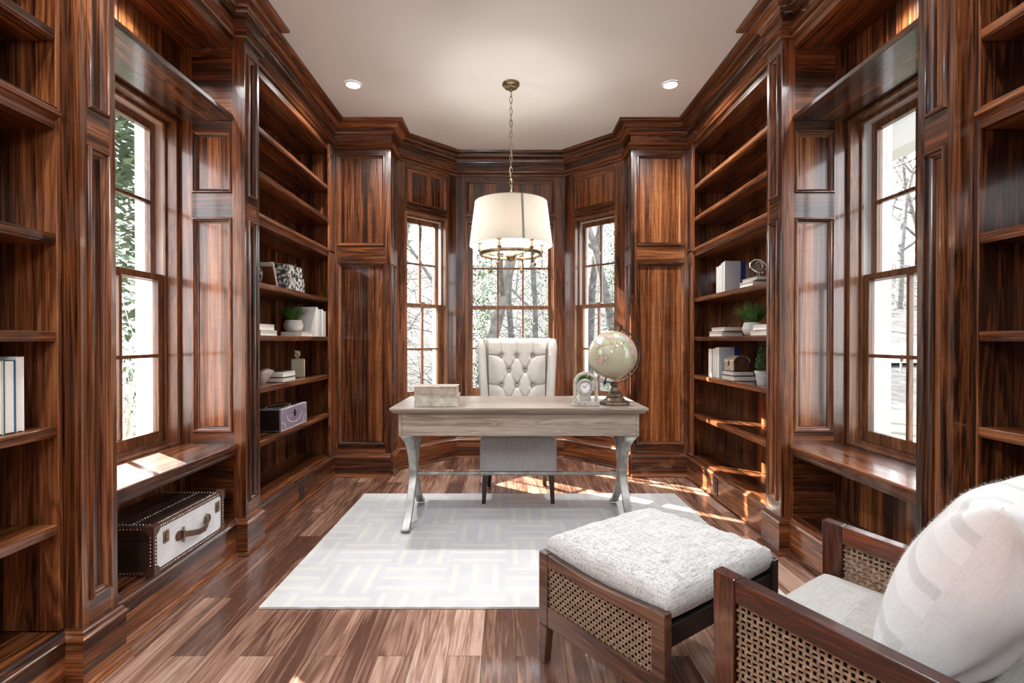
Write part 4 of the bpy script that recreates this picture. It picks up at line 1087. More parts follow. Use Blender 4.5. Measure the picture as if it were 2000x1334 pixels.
# trunk under the window seat
TR = thing('leather_trunk', 'brown leather trunk with white hide front, studs and strap handle under the left window seat', 'trunk', (-1.474, 2.078, .2025))
W, L, H, sp = .300, .512, .195, .137
LEATHT = plain('worn_brown_leather', (.038,.022,.016), .30, noise=.5, nscale=9, bmp=.12, bscale=80, coat=.15)
LEATHC = plain('chestnut_leather', (.075,.030,.018), .35, noise=.3, nscale=20)
HIDE = plain('white_hide', (.68,.69,.69), .6, noise=.10, nscale=14)
for nm, z0, z1 in (('trunk_body', .0, sp), ('lid', sp+.001, H)):
    mb = MB(); mb.box(-W, -.004, 0, L, z0, z1); o = mb.build(nm, [LEATHT], TR, bevel=.008 if nm == 'x' else .003, local=True)
    mb = MB(); mb.box(-.0038, 0, .022, L-.022, z0+(.016 if z0 == 0 else 0), z1-(.016 if z0 else 0)); h = mb.build('hide_front', [HIDE], o, local=True); h['label'] = 'white hide facing'
mb = MB()
for a in ((-.020,.002,-.0025,.004,.0,H),(-.020,.002,L-.004,L+.0025,.0,H)): mb.box(*a)
for z0, z1 in ((-.0012,.014),(H-.014,H+.0025)):
    mb.box(-.002,.0025,-.0025,L+.0025,z0,z1); mb.box(-W-.002,-.002,-.0025,.0015,z0,z1)
for y0, y1 in ((-.0025,.018),(L-.018,L+.0025)): mb.box(-.002,.0025,y0,y1,-.001,H+.002)
mb.box(-.022,.0025,-.0025,L+.0025,H+.0005,H+.0028)
mb.build('edge_binding', [LEATHC], TR, bevel=.0015, local=True)
for y0, sgy in ((-.003, 1), (L+.003, -1)):
    for z0, sgz in ((-.0014, 1), (H+.004, -1)):
        mb = MB(); r = .040
        def fan(c, a, b, nrm):
            c = Vector(c); ring = [c]+[c+Vector(a)*r*math.cos(math.pi/2*k/8)+Vector(b)*r*math.sin(math.pi/2*k/8) for k in range(9)]
            n_ = Vector(nrm)*.003; i0 = [mb.add(p) for p in ring]; i1 = [mb.add(p+n_) for p in ring]
            m_ = len(ring)
            mb.face(i0); mb.face(i1[::-1])
            for k in range(m_): mb.face((i0[k], i0[(k+1) % m_], i1[(k+1) % m_], i1[k]))
        fan((.0026, y0, z0), (0,sgy,0), (0,0,sgz), (1,0,0)); fan((.0056, y0, z0), (-1,0,0), (0,0,sgz), (0,-sgy,0))
        if sgz < 0: fan((.0056, y0-.003*sgy, z0), (-1,0,0), (0,sgy,0), (0,0,.6))
        mb.build('corner_guard', [LEATHC], TR, bevel=.001, local=True)
mb = MB(); P = []
for k in range(40):
    y = .004+(L-.008)*k/39
    P += [(.003,y,.007),(.003,y,H-.006),(-.012,y,H+.0032)]
for k in range(13):
    z = .012+(H-.024)*k/12; P += [(.003,.008,z),(.003,L-.008,z),(-.010,-.003,z)]
for k in range(20):
    xx = -.02-(W-.03)*k/19; P += [(xx,-.003,.007),(xx,-.003,H-.006),(xx,.03,H+.0004),(xx,L-.03,H+.0004)]
for k in range(30): P.append((-.11,.03+(L-.06)*k/29,H+.0004))
studs(TR, P, .0032)
for y in (.075, L-.055):
    mb = MB(); mb.box(.0003,.006,y-.017,y+.017,sp-.030,sp+.022); la = mb.build('latch', [BRONZE], TR, bevel=.003, local=True)
    mb = MB(); mb.box(.0063,.010,y-.010,y+.010,sp-.022,sp+.010); mb.box(.0063,.012,y-.006,y+.006,sp+.002,sp+.008); mb.build('latch_tongue', [BRONZE], la, bevel=.0015, local=True)
hy = L/2+.012
mb = MB(); mb.strap([(.012,hy-.085,.100),(.026,hy-.055,.094),(.040,hy-.02,.088),(.042,hy+.02,.088),(.030,hy+.055,.094),(.012,hy+.085,.100)], (0,0,1), .026, .007); mb.build('handle', [LEATHC], TR, bevel=.002, smooth=50, local=True)
for sg in (-1, 1):
    mb = MB(); mb.T = Matrix.Translation((.0006, hy+sg*.108, .102)) @ Matrix.Rotation(R(90), 4, 'Y')
    mb.lathe([(0,0),(.022,0),(.022,.004),(.018,.006),(0,.006)], (0,0,0), 20); mb.build('handle_patch', [LEATHC], TR, smooth=40, local=True)
    mb = MB(); y = hy+sg*.088; mb.box(.0006,.016,y-.006,y+.006,.080,.122); mb.sphere((.010,y,.130),.006,10,8); mb.sphere((.010,y,.073),.006,10,8); mb.build('handle_mount', [BRONZE], TR, bevel=.002, local=True)

# chest, topiary, glass disc
t = thing('domed_chest', 'small dome-lidded wooden chest with carved pale front, on the two white books', 'chest', (1.542, 3.552, S6+.035+.031+.0028))
W, L, hb, r = .108, .150, .060, .054
def arch(y, z0, a0=0, a1=math.pi, ins=0):
    return [(W/2+(r-ins)*math.cos(a0+(a1-a0)*k/16), y, z0+(r-ins)*.80*math.sin(a0+(a1-a0)*k/16)) for k in range(17)]
CARV = plain('carved_pale_wood', (.42,.35,.26), .8, noise=.35, nscale=45, bmp=.6, bscale=70)
mb = MB(); mb.box(0, W, 0, L, 0, hb-.001); b_ = mb.build('chest_body', [BRNW], t, bevel=.002, local=True)
mb = MB(); mb.box(-.004, -.0004, 0, L, 0, hb-.001); mb.build('carved_front', [CARV], b_, bevel=.001, local=True)
mb = MB(); mb.loft([arch(0, hb), arch(L, hb)]); li = mb.build('domed_lid', [BRNW], t, bevel=.001, smooth=50, local=True)
mb = MB(); a0, a1 = math.pi*.42, math.pi*1.0
for ya, yb in ((-.001, L+.001),):
    mb.loft([[(W/2+(r+d)*math.cos(a0+(a1-a0)*k/10), y, hb+(r+d)*.80*math.sin(a0+(a1-a0)*k/10)) for y, d in ((ya,.0005),(yb,.0005),(yb,.004),(ya,.004))] for k in range(11)])
mb.build('carved_lid_cover', [CARV], li, smooth=50, local=True)
mb = MB()
for y in (.006, L-.006): mb.loft([[(W/2+(r+d)*math.cos(math.pi*k/14), y+e, hb+(r+d)*.80*math.sin(math.pi*k/14)) for e, d in ((-.007,.0),(.007,.0),(.007,.006),(-.007,.006))] for k in range(15)])
mb.build('lid_band', [CARV], li, smooth=50, local=True)
mb = MB(); mb.T = Matrix.Translation((-.0045, L/2, .062)) @ Matrix.Rotation(R(-90), 4, 'Y'); mb.lathe([(0,0),(.009,0),(.009,.003),(0,.003)], (0,0,0), 14); mb.lathe([(0,0),(.007,0),(.007,.004),(0,.004)], (-.022,0,0), 14); mb.box(-.03,.008,-.006,.006,0,.003); mb.build('lock_plate', [DBRONZE], t, local=True)
t = thing('potted_topiary', 'small cone boxwood topiary in a grey cement pot beside the right pilaster', 'plant', (1.590, 3.240, S6))
mb = MB(); mb.lathe([(0,0),(.037,0),(.050,.076),(.053,.078),(.053,.090),(.047,.090),(.045,.078),(0,.074)], (0,0,0), 32, caps=False); mb.build('pot', [CONC], t, smooth=40, local=True)
mb = MB(); mb.lathe([(0,.075),(.006,.075),(.005,.20),(0,.20)], (0,0,0), 8); mb.build('stem', [BARK], t, local=True)
mb = MB(); rg = random.Random(5)
for i in range(1500):
    q = rg.random()**1.25; a = rg.uniform(0, 6.283); rr = (.046*(1-q)**.75+.006)*rg.uniform(.55, 1.05); z = .094+.162*q
    if q < .1: rr *= .75
    u = Vector((math.cos(a), math.sin(a), 0)); p = u*rr+Vector((0,0,z)); d_ = (u+Vector((rg.uniform(-.6,.6), rg.uniform(-.6,.6), rg.uniform(-.2,.9)))).normalized()
    sd = d_.orthogonal().normalized(); sd = (sd*math.cos(rg.random()*6)+d_.cross(sd)*math.sin(rg.random()*6)).normalized(); l = rg.uniform(.008, .013)
    mb.poly((p, p+d_*l*.5+sd*l*.32, p+d_*l, p+d_*l*.5-sd*l*.32))
f = mb.build('foliage', [TOPI], t, local=True); f['kind'] = 'stuff'
t = thing('glass_disc_ornament', 'metal rimmed glass ornament on wire legs, on the stacked books of the top display shelf', 'ornament', (1.600, 3.330, S4+.030+.022+.0025))
M_ = Matrix.Translation((0, .0, .078)) @ Matrix.Rotation(R(-38), 4, 'X') @ Matrix.Rotation(R(35), 4, 'Y')
mb = MB(); mb.T = M_; mb.tube([(.055*math.cos(2*math.pi*k/40), 0, .055*math.sin(2*math.pi*k/40)) for k in range(40)], .0035, 8, closed=True)
mb.tube([(.050*math.cos(2*math.pi*k/40), .050*math.sin(2*math.pi*k/40), 0) for k in range(40)], .0025, 8, closed=True)
for k in range(4):
    a = math.pi/4+k*math.pi/2; mb.sphere((.058*math.cos(a), 0, .058*math.sin(a)), .007, 10, 8)
mb.build('metal_frame', [STUD], t, smooth=60, local=True)
CRY = plain('clear_crystal', (.9,.92,.9), .05); CRY.node_tree.nodes['Principled BSDF'].inputs['Transmission Weight'].default_value = .95
mb = MB(); mb.T = M_; mb.sphere((0,0,0), .030, 24, 14, sz=.9); mb.build('glass_ball', [CRY], t, smooth=180, local=True)
mb = MB(); mb.tube([(-.012,-.008,.040),(-.018,-.022,.002),(.018,.022,.002),(.012,.010,.042)], .002, 6); mb.build('wire_stand', [STUD], t, local=True)

# ------------------------------------------------------------------ globe, clock and little plant on the desk
GX, GY, GZ, GR = .642, 3.215, 1.068, .152
GL = thing('desk_globe', 'antique style desk globe with black meridian arm on a carved bronze base', 'globe', (GX, GY, DZ+.0012))
z0 = 0
CARVB = plain('carved_bronze', (.15,.105,.075), .4, .55, noise=.5, nscale=45, bmp=.7, bscale=60)
n = 64; rings = []
prof = [(.0,0,0),(.092,0,.03),(.094,.006,.03),(.090,.016,.03),(.078,.022,.02),(.066,.026,.02),(.058,.038,.02),(.052,.042,0),(.054,.050,0),(.046,.054,.03),(.044,.064,.03),(.036,.070,0),(.038,.076,0),(.026,.084,.04),(.019,.104,.05),(.022,.114,.02),(.028,.120,0),(.028,.128,0),(.022,.134,0),(.020,.140,0),(.0,.142,0)]
for r, z, w_ in prof:
    rings.append([(max(r*(1+w_*math.cos(8*2*math.pi*k/n)), 1e-4)*math.cos(2*math.pi*k/n), max(r*(1+w_*math.cos(8*2*math.pi*k/n)), 1e-4)*math.sin(2*math.pi*k/n), z) for k in range(n)])
mb = MB(); mb.loft(rings, caps=False); mb.build('carved_base', [CARVB], GL, smooth=30, local=True)
GC = Vector((-.013, 0, GZ-DZ-.0012))
TA = R(16)     # axis leans to the right in the picture
ax = Vector((math.sin(TA), 0, math.cos(TA))); pr = Vector((math.cos(TA), 0, -math.sin(TA)))
mb = MB(); pts = []
for k in range(33):
    a = -math.pi/2+math.pi*k/32; pts.append(GC+pr*(.172*math.cos(a))+ax*(.172*math.sin(a)))
mb.strap(pts, (0,1,0), .020, .006); ma = mb.build('meridian_arm', [DBRONZE], GL, bevel=.0015, local=True)
for sg in (-1, 1):
    mb = MB(); b = GC+ax*sg*.178; mb.sphere(b, .010, 12, 8); mb.sphere(b+ax*sg*.012, .007, 10, 8); mb.tube([b-ax*sg*.028, b], .005, 8); mb.build('pivot_knob', [DBRONZE], ma, smooth=60, local=True)
mb = MB(); mb.tube([Vector((0,0,.141)), GC+pr*.172*math.cos(-1.22)+ax*.172*math.sin(-1.22)*1.0], .012, 12); mb.build('arm_post', [DBRONZE], GL, smooth=50, local=True)
LAND = {
 'africa': [(-17,15),(-10,30),(-2,35),(10,37),(20,32),(32,31),(37,21),(43,12),(51,12),(48,5),(40,-4),(40,-15),(35,-22),(32,-28),(26,-34),(18,-34),(14,-22),(12,-15),(13,-6),(9,2),(6,5),(-8,5),(-15,10)],
 'madagascar': [(49,-12),(50,-16),(47,-25),(44,-23),(44,-16)],
 'eurasia': [(-9,37),(-9,44),(-1,44),(-4,48),(5,53),(9,57),(6,60),(12,65),(22,71),(40,67),(60,69),(75,73),(105,78),(130,72),(160,70),(178,66),(163,58),(157,51),(155,59),(140,54),(135,43),(128,36),(122,39),(122,30),(115,22),(109,20),(108,12),(104,10),(102,2),(99,10),(96,17),(90,22),(85,19),(80,13),(77,8),(73,17),(72,21),(66,25),(57,26),(50,30),(56,25),(59,22),(52,16),(44,12),(38,21),(34,28),(35,36),(28,37),(22,38),(18,40),(13,38),(8,44),(0,39),(-4,37)],
 'britain': [(-5,50),(1,52),(-2,57),(-5,58),(-4,54)],
 'japan': [(131,32),(140,36),(142,42),(145,44),(141,41),(136,35)],
 'sumatra': [(95,5),(105,-5),(103,-4),(98,2)], 'borneo': [(109,1),(117,6),(118,1),(115,-4),(110,-2)], 'java': [(105,-6),(114,-7),(114,-9),(106,-8)],
 'newguinea': [(131,-1),(141,-3),(150,-10),(142,-9),(135,-4)],
 'australia': [(114,-22),(122,-17),(130,-12),(136,-12),(142,-11),(146,-19),(153,-27),(150,-37),(141,-38),(131,-31),(118,-35),(115,-33)],
 'greenland': [(-50,60),(-25,70),(-20,80),(-60,80),(-55,70)],
 'namerica': [(-168,66),(-130,70),(-95,72),(-80,64),(-60,55),(-66,45),(-75,38),(-81,26),(-97,27),(-105,20),(-85,10),(-110,25),(-124,42),(-135,58),(-165,58)],
 'samerica': [(-78,8),(-62,10),(-50,0),(-35,-7),(-40,-22),(-55,-35),(-68,-54),(-73,-45),(-70,-18),(-81,-5)]}
def inp(lon, lat, P):
    c = False; j = len(P)-1
    for i in range(len(P)):
        xi, yi = P[i]; xj, yj = P[j]
        if (yi > lat) != (yj > lat) and lon < (xj-xi)*(lat-yi)/(yj-yi)+xi: c = not c
        j = i
    return c
rg = random.Random(4); SEEDS = [(rg.uniform(-180,180), rg.uniform(-60,75), rg.choice([(.62,.44,.36),(.60,.57,.34),(.44,.55,.30),(.64,.50,.42),(.62,.58,.44),(.50,.58,.50),(.66,.46,.44)])) for _ in range(130)]
SEA = (.45,.435,.30)
mb = MB(); NL, NT = 240, 120; cols = []
U_ = pr.copy(); V_ = Vector((0,1,0)); LON0 = 62
for j in range(NT+1):
    la = math.pi*(j/NT-.5)
    for i in range(NL):
        lo = 2*math.pi*i/NL
        # lon at the side facing the camera (-y) is LON0
        p = ax*math.sin(la)+(U_*math.sin(lo)-V_*math.cos(lo))*math.cos(la)
        mb.add(GC+p*GR)
        lon = math.degrees(lo)+LON0; lon = (lon+180) % 360-180; lat = math.degrees(la)
        lw = lon+2.0*math.sin(lat*.7)+1.2*math.sin(lat*1.9+lon*.4); lt = lat+1.6*math.sin(lon*.6)+1.0*math.sin(lon*1.7)
        c = SEA
        if any(inp(lw, lt, P) for P in LAND.values()):
            b = sorted((((lon-a)*math.cos(la))**2+(lat-b_)**2, k) for k, (a, b_, _) in enumerate(SEEDS))[:2]
            c = tuple(k*.8 for k in SEEDS[b[0][1]][2])
            if math.sqrt(b[1][0])-math.sqrt(b[0][0]) < 1.1: c = (.30,.22,.16)
        elif any(inp(lw+dx, lt+dy, P) for P in LAND.values() for dx, dy in ((2,0),(-2,0),(0,2),(0,-2))): c = (.34,.27,.18)
        elif abs(lat) < .8 or abs((lon+7.5) % 30-15) < .7 and False: c = (.46,.42,.30)
        cols.append(c)
for j in range(NT):
    for i in range(NL): mb.face((j*NL+i, j*NL+(i+1) % NL, (j+1)*NL+(i+1) % NL, (j+1)*NL+i))
m, nt, bs = newmat('printed_globe'); at = nd(nt, 'ShaderNodeVertexColor'); at.layer_name = 'map'; lk(nt, at.outputs[0], bs.inputs['Base Color']); bs.inputs['Roughness'].default_value = .22; bs.inputs['Coat Weight'].default_value = .4
gb = mb.build('globe_ball', [m], GL, smooth=180, local=True)
ca = gb.data.color_attributes.new('map', 'FLOAT_COLOR', 'POINT')
for i, c in enumerate(cols): ca.data[i].color = (*c, 1)

def globe_text(body, lon_c, lat_c, size):
    cu = bpy.data.curves.new('lettering', 'FONT'); cu.body = body; cu.size = size; cu.align_x = 'CENTER'; cu.align_y = 'CENTER'; cu.space_character = 1.7
    to = bpy.data.objects.new('lettering', cu); C.objects.link(to); bpy.context.view_layer.update()
    me = bpy.data.meshes.new_from_object(to.evaluated_get(bpy.context.evaluated_depsgraph_get()))
    bpy.data.objects.remove(to)
    for v_ in me.vertices:
        la = math.radians(lat_c)+v_.co.y/GR; lo = math.radians(lon_c-LON0)+v_.co.x/(GR*math.cos(la))
        p = ax*math.sin(la)+(U_*math.sin(lo)-V_*math.cos(lo))*math.cos(la)
        v_.co = GC+p*(GR+.0004)
    me.materials.clear(); me.materials.append(plain('map_ink', (.16,.12,.09), .5))
    o = bpy.data.objects.new('lettering', me); C.objects.link(o); o.parent = gb
globe_text('INDIAN', 70, -12, .0085); globe_text('OCEAN', 92, -14, .0085)

CK = thing('arch_clock', 'small desk clock hung in a whitewashed wooden arch, beside the globe', 'clock', (.448, 3.142, DZ+.0012))
WW = plain('whitewashed_wood', (.40,.365,.315), .75, noise=.3, nscale=30)
mb = MB(); mb.box(-.083, .083, -.034, .034, 0, .009); mb.box(-.078, .078, -.029, .029, .009, .022); mb.build('base', [WW], CK, bevel=.002, local=True)
mb = MB(); pts = [(-.066,0,.0225),(-.066,0,.08),(-.066,0,.130)]+[(-.066*math.cos(math.pi*k/18), 0, .132+.066*math.sin(math.pi*k/18)) for k in range(19)]+[(.066,0,.130),(.066,0,.08),(.066,0,.0225)]
mb.strap(pts, (0,1,0), .030, .018); mb.build('arch', [WW], CK, bevel=.003, smooth=50, local=True)
mb = MB(); mb.T = Matrix.Translation((-.004, -.002, .112)) @ Matrix.Rotation(R(90), 4, 'X')
mb.lathe([(0,-.016),(.048,-.016),(.052,-.010),(.052,.010),(.048,.016),(.040,.018),(.037,.012),(.037,.009),(0,.009)], (0,0,0), 40, caps=False); cc = mb.build('clock_case', [WW], CK, smooth=40, local=True)
DIAL = plain('white_dial', (.78,.79,.78), .4)
mb = MB(); mb.T = Matrix.Translation((-.004, -.002, .112)) @ Matrix.Rotation(R(90), 4, 'X'); mb.lathe([(0,.0100),(.0365,.0100)], (0,0,0), 40, caps=False); mb.build('dial', [DIAL], cc, local=True)
mb = MB(); mb.T = Matrix.Translation((-.004, -.002, .112)) @ Matrix.Rotation(R(90), 4, 'X')
mb.tube([(.0365*math.cos(2*math.pi*k/40), .0365*math.sin(2*math.pi*k/40), .0125) for k in range(40)], .0014, 6, closed=True)
for k in range(12):
    a = 2*math.pi*k/12; l = .006; mb.strap([(.026*math.sin(a), .026*math.cos(a), .0108), (.032*math.sin(a), .032*math.cos(a), .0108)], (math.cos(a), -math.sin(a), 0), .0014, .0008)
mb.build('hour_marks', [STEEL], cc, local=True)
for a, l, w_ in ((R(-66), .017, .0028), (R(32), .027, .0018)):
    mb = MB(); mb.T = Matrix.Translation((-.004, -.002, .112)) @ Matrix.Rotation(R(90), 4, 'X')
    mb.strap([(-.004*math.sin(a), -.004*math.cos(a), .0113+w_*.15), (l*math.sin(a), l*math.cos(a), .0113+w_*.15)], (math.cos(a), -math.sin(a), 0), w_, .0006); mb.build('clock_hand', [INK], cc, local=True)
for sg in (-1, 1):
    mb = MB(); mb.tube([(sg*.052, 0, .112), (sg*.060, 0, .112)], .004, 8); mb.build('pivot_pin', [BRONZE], CK, smooth=50, local=True)
t = thing('small_grass_plant', 'small green grass plant in a white cube pot hidden behind the arch clock', 'plant', (.465, 3.315, DZ+.0012))
mb = MB(); mb.loft([rsq(.036,0,.2), rsq(.038,.01,.2), rsq(.042,.085,.2), rsq(.038,.085,.2), rsq(.036,.06,.2)]); mb.build('pot', [CERAM], t, smooth=30, local=True)
mb = MB(); mb.T = Matrix.Translation((0,0,.06)); blades(mb, 240, .040, .155, .055, 21, .0042, .25); f = mb.build('grass_blades', [GRASSM], t, local=True); f['kind'] = 'stuff'
mb = MB()
for a, b in (((-.02,0,.07),(-.085,-.03,.10)), ((.02,0,.07),(.075,-.02,.16)), ((.02,0,.07),(.085,.0,.075)), ((-.02,0,.07),(-.075,0,.15))): mb.tube([a, (b[0]*.6, b[1]*.6, b[2]*.9), b], .0012, 5)
mb.build('twigs', [PALEBARK], t, local=True)
# ------------------------------------------------------------------ outside: winter garden and woods
GZ0 = -.65
LAWN = plain('winter_lawn', (.062,.06,.04), .95, noise=.35, nscale=2.5)
LITTER = plain('leaf_litter_slope', (.032,.029,.026), .95, noise=.55, nscale=3.5)
def ground_z(x, y):
    z = GZ0
    if y > 14: z += min(9, (y-14)*.26)
    if x < -10: z += min(5, (-10-x)*.2)
    return z
mb = MB(); n = 70; ids = {}
for j in range(n+1):
    for i in range(n+1):
        x = -45+110*i/n; y = -8+62*j/n
        ids[i, j] = mb.add((x, y, ground_z(x, y)+.06*math.sin(x*.9+y*1.7)))
for j in range(n):
    for i in range(n):
        mb.face((ids[i,j], ids[i+1,j], ids[i+1,j+1], ids[i,j+1]), 1 if -8+62*j/n > 13 else 0)
tag(mb.build('ground', [LAWN, LITTER], smooth=180), 'pale winter lawn and leaf-covered slope outside the windows', 'ground', kind='structure')
mb = MB(); pts = [(8+.9*k, 24-.05*k*k*.2) for k in range(45)]
for (a, b), (c, d) in zip(pts[:-1], pts[1:]):
    mb.poly(((a,b-1.6,GZ0+.09+max(0,ground_z(a,b-1.6)-GZ0)*.0),(c,d-1.6,GZ0+.09),(c,d+1.6,GZ0+.13),(a,b+1.6,GZ0+.13)))
TRUNKS = []
def own(loc, lean, q):
    """crown shyness: is point q (tree space) nearer to this tree's own axis than to any other"""
    x, y = loc[0]+q[0], loc[1]+q[1]; z = max(0, q[2])
    d0 = math.hypot(q[0]-lean*z, q[1])
    return all(math.hypot(x-a-l*z, y-b) > d0+.12 for a, b, l in TRUNKS if abs(a-loc[0])+abs(b-loc[1]) > .01)
def tree(loc, H, r, seed, name, label, cat='tree', bark=BARK, lean=0.0, depth=4, spread=.55, ivy=0.0, crown=None, fork=.35, group=None):
    rg = random.Random(seed)
    t = thing(name, label, cat, loc, 0, group)
    trunk, twigs = MB(), MB(); tips = []
    def grow(p, d, L, rr, lv):
        n = 5 if lv < 2 else 3; pts = [p]; q = p.copy(); dd = d.copy(); stops = []
        for k in range(n):
            dd = (dd+Vector((rg.uniform(-.16,.16), rg.uniform(-.16,.16), rg.uniform(-.02,.12)))).normalized(); q = q+dd*L/n
            if lv and not own(loc, lean, q): break
            pts.append(q.copy()); stops.append((q.copy(), dd.copy()))
        n = len(stops)
        if n == 0: return
        e = .5 if lv else .45
        (trunk if lv < 1 else twigs).tube(pts, [rr*(1-(1-e)*k/n) for k in range(n+1)], 8 if lv < 1 else (5 if lv < 3 else 3), caps=False)
        if lv >= depth: tips.append(q); return
        m_ = rg.choice((4, 5, 6)) if lv == 0 else rg.choice((3, 4))
        for i in range(m_):
            f = fork+(1-fork)*(i+rg.random())/m_; k = min(n-1, int(f*n)); b, bd = stops[k]
            s_ = bd.orthogonal().normalized(); s_ = s_*math.cos(a_:=rg.uniform(0, 6.28))+bd.cross(s_)*math.sin(a_)
            grow(b, (bd*(1-spread)+s_*spread+Vector((0,0,.10))).normalized(), L*rg.uniform(.42,.62), max(rr*rg.uniform(.34,.5), .006), lv+1)
    grow(Vector((0,0,-.1)), Vector((lean, rg.uniform(-.05,.05), 1)).normalized(), H*.62, r, 0)
    trunk.build('trunk', [bark], t, smooth=60, local=True); twigs.build('branches', [bark], t, local=True)
    if ivy:
        lv = MB()
        for i in range(int(6000*ivy)):
            q = rg.random(); z = H*.58*q; a = rg.uniform(0, 6.28); rr = r*(1-.45*q)+rg.uniform(.02, .34)*(1-.3*q)
            p = Vector((lean*z+rr*math.cos(a), rr*math.sin(a), z)); d_ = Vector((math.cos(a)+rg.uniform(-.6,.6), math.sin(a)+rg.uniform(-.6,.6), rg.uniform(-.8,.5))).normalized()
            s_ = d_.orthogonal().normalized(); l = rg.uniform(.03, .065)
            if own(loc, lean, p+d_*l): lv.poly((p, p+d_*l*.5+s_*l*.4, p+d_*l, p+d_*l*.5-s_*l*.4))
        o = lv.build('ivy', [IVY], t, local=True); o['kind'] = 'stuff'
    return t
def gz(x, y): return ground_z(x, y)
spots = [(-.62, 9.2, 11, .13, 1.35, 'ivy-clad tree trunk close behind the middle bay window, left side', 0.0), (.62, 11.2, 10, .08, .55, 'slim tree with patchy ivy behind the middle of the bay', .05),
         (2.3, 9.9, 10, .10, .7, 'ivy-clad tree seen at the right edge of the middle window', -.04), (-2.55, 9.0, 10, .11, .55, 'leaning grey tree with some ivy behind the left bay window', .14),
         (-3.6, 10.6, 12, .20, 0, 'thick bare grey tree far behind the left bay window', -.05), (3.3, 9.4, 11, .09, 0, 'bare tree with long limbs behind the right bay window', -.12),
         (.1, 14.5, 12, .12, .3, 'bare tree deeper in the woods behind the chandelier', .04), (-1.6, 13.4, 12, .15, 0, 'bare tree deeper in the woods between left and middle window', .0), (4.6, 12.4, 12, .12, 0, 'bare tree deeper in the woods behind the globe', .03),
         (2.6, 16.5, 12, .17, 0, 'far bare tree on the slope behind the right bay window', .02), (-5.2, 14.5, 12, .2, 0, 'far bare tree on the slope left of the bay', .0)]
RT = ((9.7, 10.4, 11, .15, 'bare spreading tree on the lawn outside the right niche window', -.03), (15.5, 23.5, 13, .2, 'farther bare tree beyond the drive, right niche window', 0), (21, 27.5, 13, .2, 'distant bare tree at the wood edge, right niche window', .03), (19.0, 31.0, 14, .2, 'distant bare tree left of the wood edge, right niche window', 0), (27, 33, 14, .2, 'distant bare tree farthest right beyond the drive', 0))
TRUNKS += [(x, y, ln) for x, y, H, r, iv, lab, ln in spots]+[(x, y, ln) for x, y, H, r, lab, ln in RT]+[(-5.6, 6.9, 0), (-7.6, 8.6, 0), (-6.3, 10.9, 0), (-3.75, 4.75, 0)]
for i, (x, y, H, r, iv, lab, ln) in enumerate(spots):
    tree((x, y, gz(x, y)), H, r, 40+i, 'bare_tree', lab, lean=ln, ivy=iv, depth=4, group='woods behind the bay')
def conifer(loc, H, R_, seed, label):
    rg = random.Random(seed); t = thing('conifer', label, 'tree', loc)
    mb = MB(); mb.tube([(0,0,-.1),(0,0,H*.5),(0,0,H)], [.14,.09,.02], 8); mb.build('trunk', [BARK], t, smooth=60, local=True)
    lv = MB()
    for i in range(7000):
        q = rg.random()**1.2; a = rg.uniform(0, 6.28); rr = R_*(1-q)*(.45+.55*rg.random()**.5)*(1+.18*math.sin(7*a+q*40))
        p = Vector((rr*math.cos(a), rr*math.sin(a), .3+(H-.3)*q-.12*rr)); d_ = Vector((math.cos(a), math.sin(a), rg.uniform(-.6,.4))).normalized()
        s_ = Vector((-math.sin(a), math.cos(a), rg.uniform(-.5,.5))).normalized(); l = rg.uniform(.12, .26)
        if own(loc, 0, p+d_*l): lv.poly((p, p+d_*l*.4+s_*l*.22, p+d_*l, p+d_*l*.4-s_*l*.22))
    o = lv.build('needles', [CONIF], t, local=True); o['kind'] = 'stuff'
conifer((-5.6, 6.9, GZ0), 6.2, 1.75, 3, 'dense pale green conifer outside the left niche window')
conifer((-7.6, 8.6, GZ0), 8.0, 2.2, 4, 'taller conifer farther back outside the left niche window')
tree((-6.3, 10.9, GZ0), 10, .16, 77, 'bare_tree', 'bare tree with forked top above the conifers, left niche window', depth=4, group=None)
t = thing('twiggy_shrub', 'pale leafless shrub with many thin stems low in the left niche window', 'shrub', (-3.75, 4.75, GZ0))
rg = random.Random(12); mb = MB()
for i in range(46):
    a = rg.uniform(0, 6.28); e = rg.uniform(.1, .55); L_ = rg.uniform(1.3, 2.3); p = Vector((rg.uniform(-.25,.25), rg.uniform(-.25,.25), 0)); d_ = Vector((math.cos(a)*e, math.sin(a)*e, 1)).normalized(); pts = [p]
    for k in range(5): d_ = (d_+Vector((rg.uniform(-.12,.12), rg.uniform(-.12,.12), 0))).normalized(); p = p+d_*L_/5; pts.append(p)
    mb.tube(pts, [rg.uniform(.010,.02)*(1-.16*k) for k in range(6)], 4, caps=False)
    for k in (2, 3, 4):
        b = pts[k]; dd = (d_+Vector((rg.uniform(-.9,.9), rg.uniform(-.9,.9), .2))).normalized(); mb.tube([b, b+dd*.25, b+dd*.5+Vector((0,0,.1))], [.006,.005,.003], 3, caps=False)
o = mb.build('stems', [PALEBARK], t, local=True); o['kind'] = 'stuff'
for i, (x, y, H, r, lab, ln) in enumerate(RT):
    tree((x, y, gz(x, y)), H, r, 90+i, 'bare_tree', lab, lean=ln, depth=4, spread=.6, fork=.25, group='bare trees beyond the right window')
DRIVE = plain('pale_gravel_drive', (.15,.147,.14), .95, noise=.15, nscale=6)
mb = MB(); rows_ = []
for k in range(26):
    x = 7+1.6*k; yc = 18.6+.35*math.sin(k*.3)
    rows_.append([(x, yc-1.3+e*2.6/4, ground_z(x, yc-1.3+e*2.6/4)+.075+.02) for e in range(5)])
ids = [[mb.add(p) for p in r_] for r_ in rows_]
for a, b in zip(ids[:-1], ids[1:]):
    for e in range(4): mb.face((a[e], b[e], b[e+1], a[e+1]))
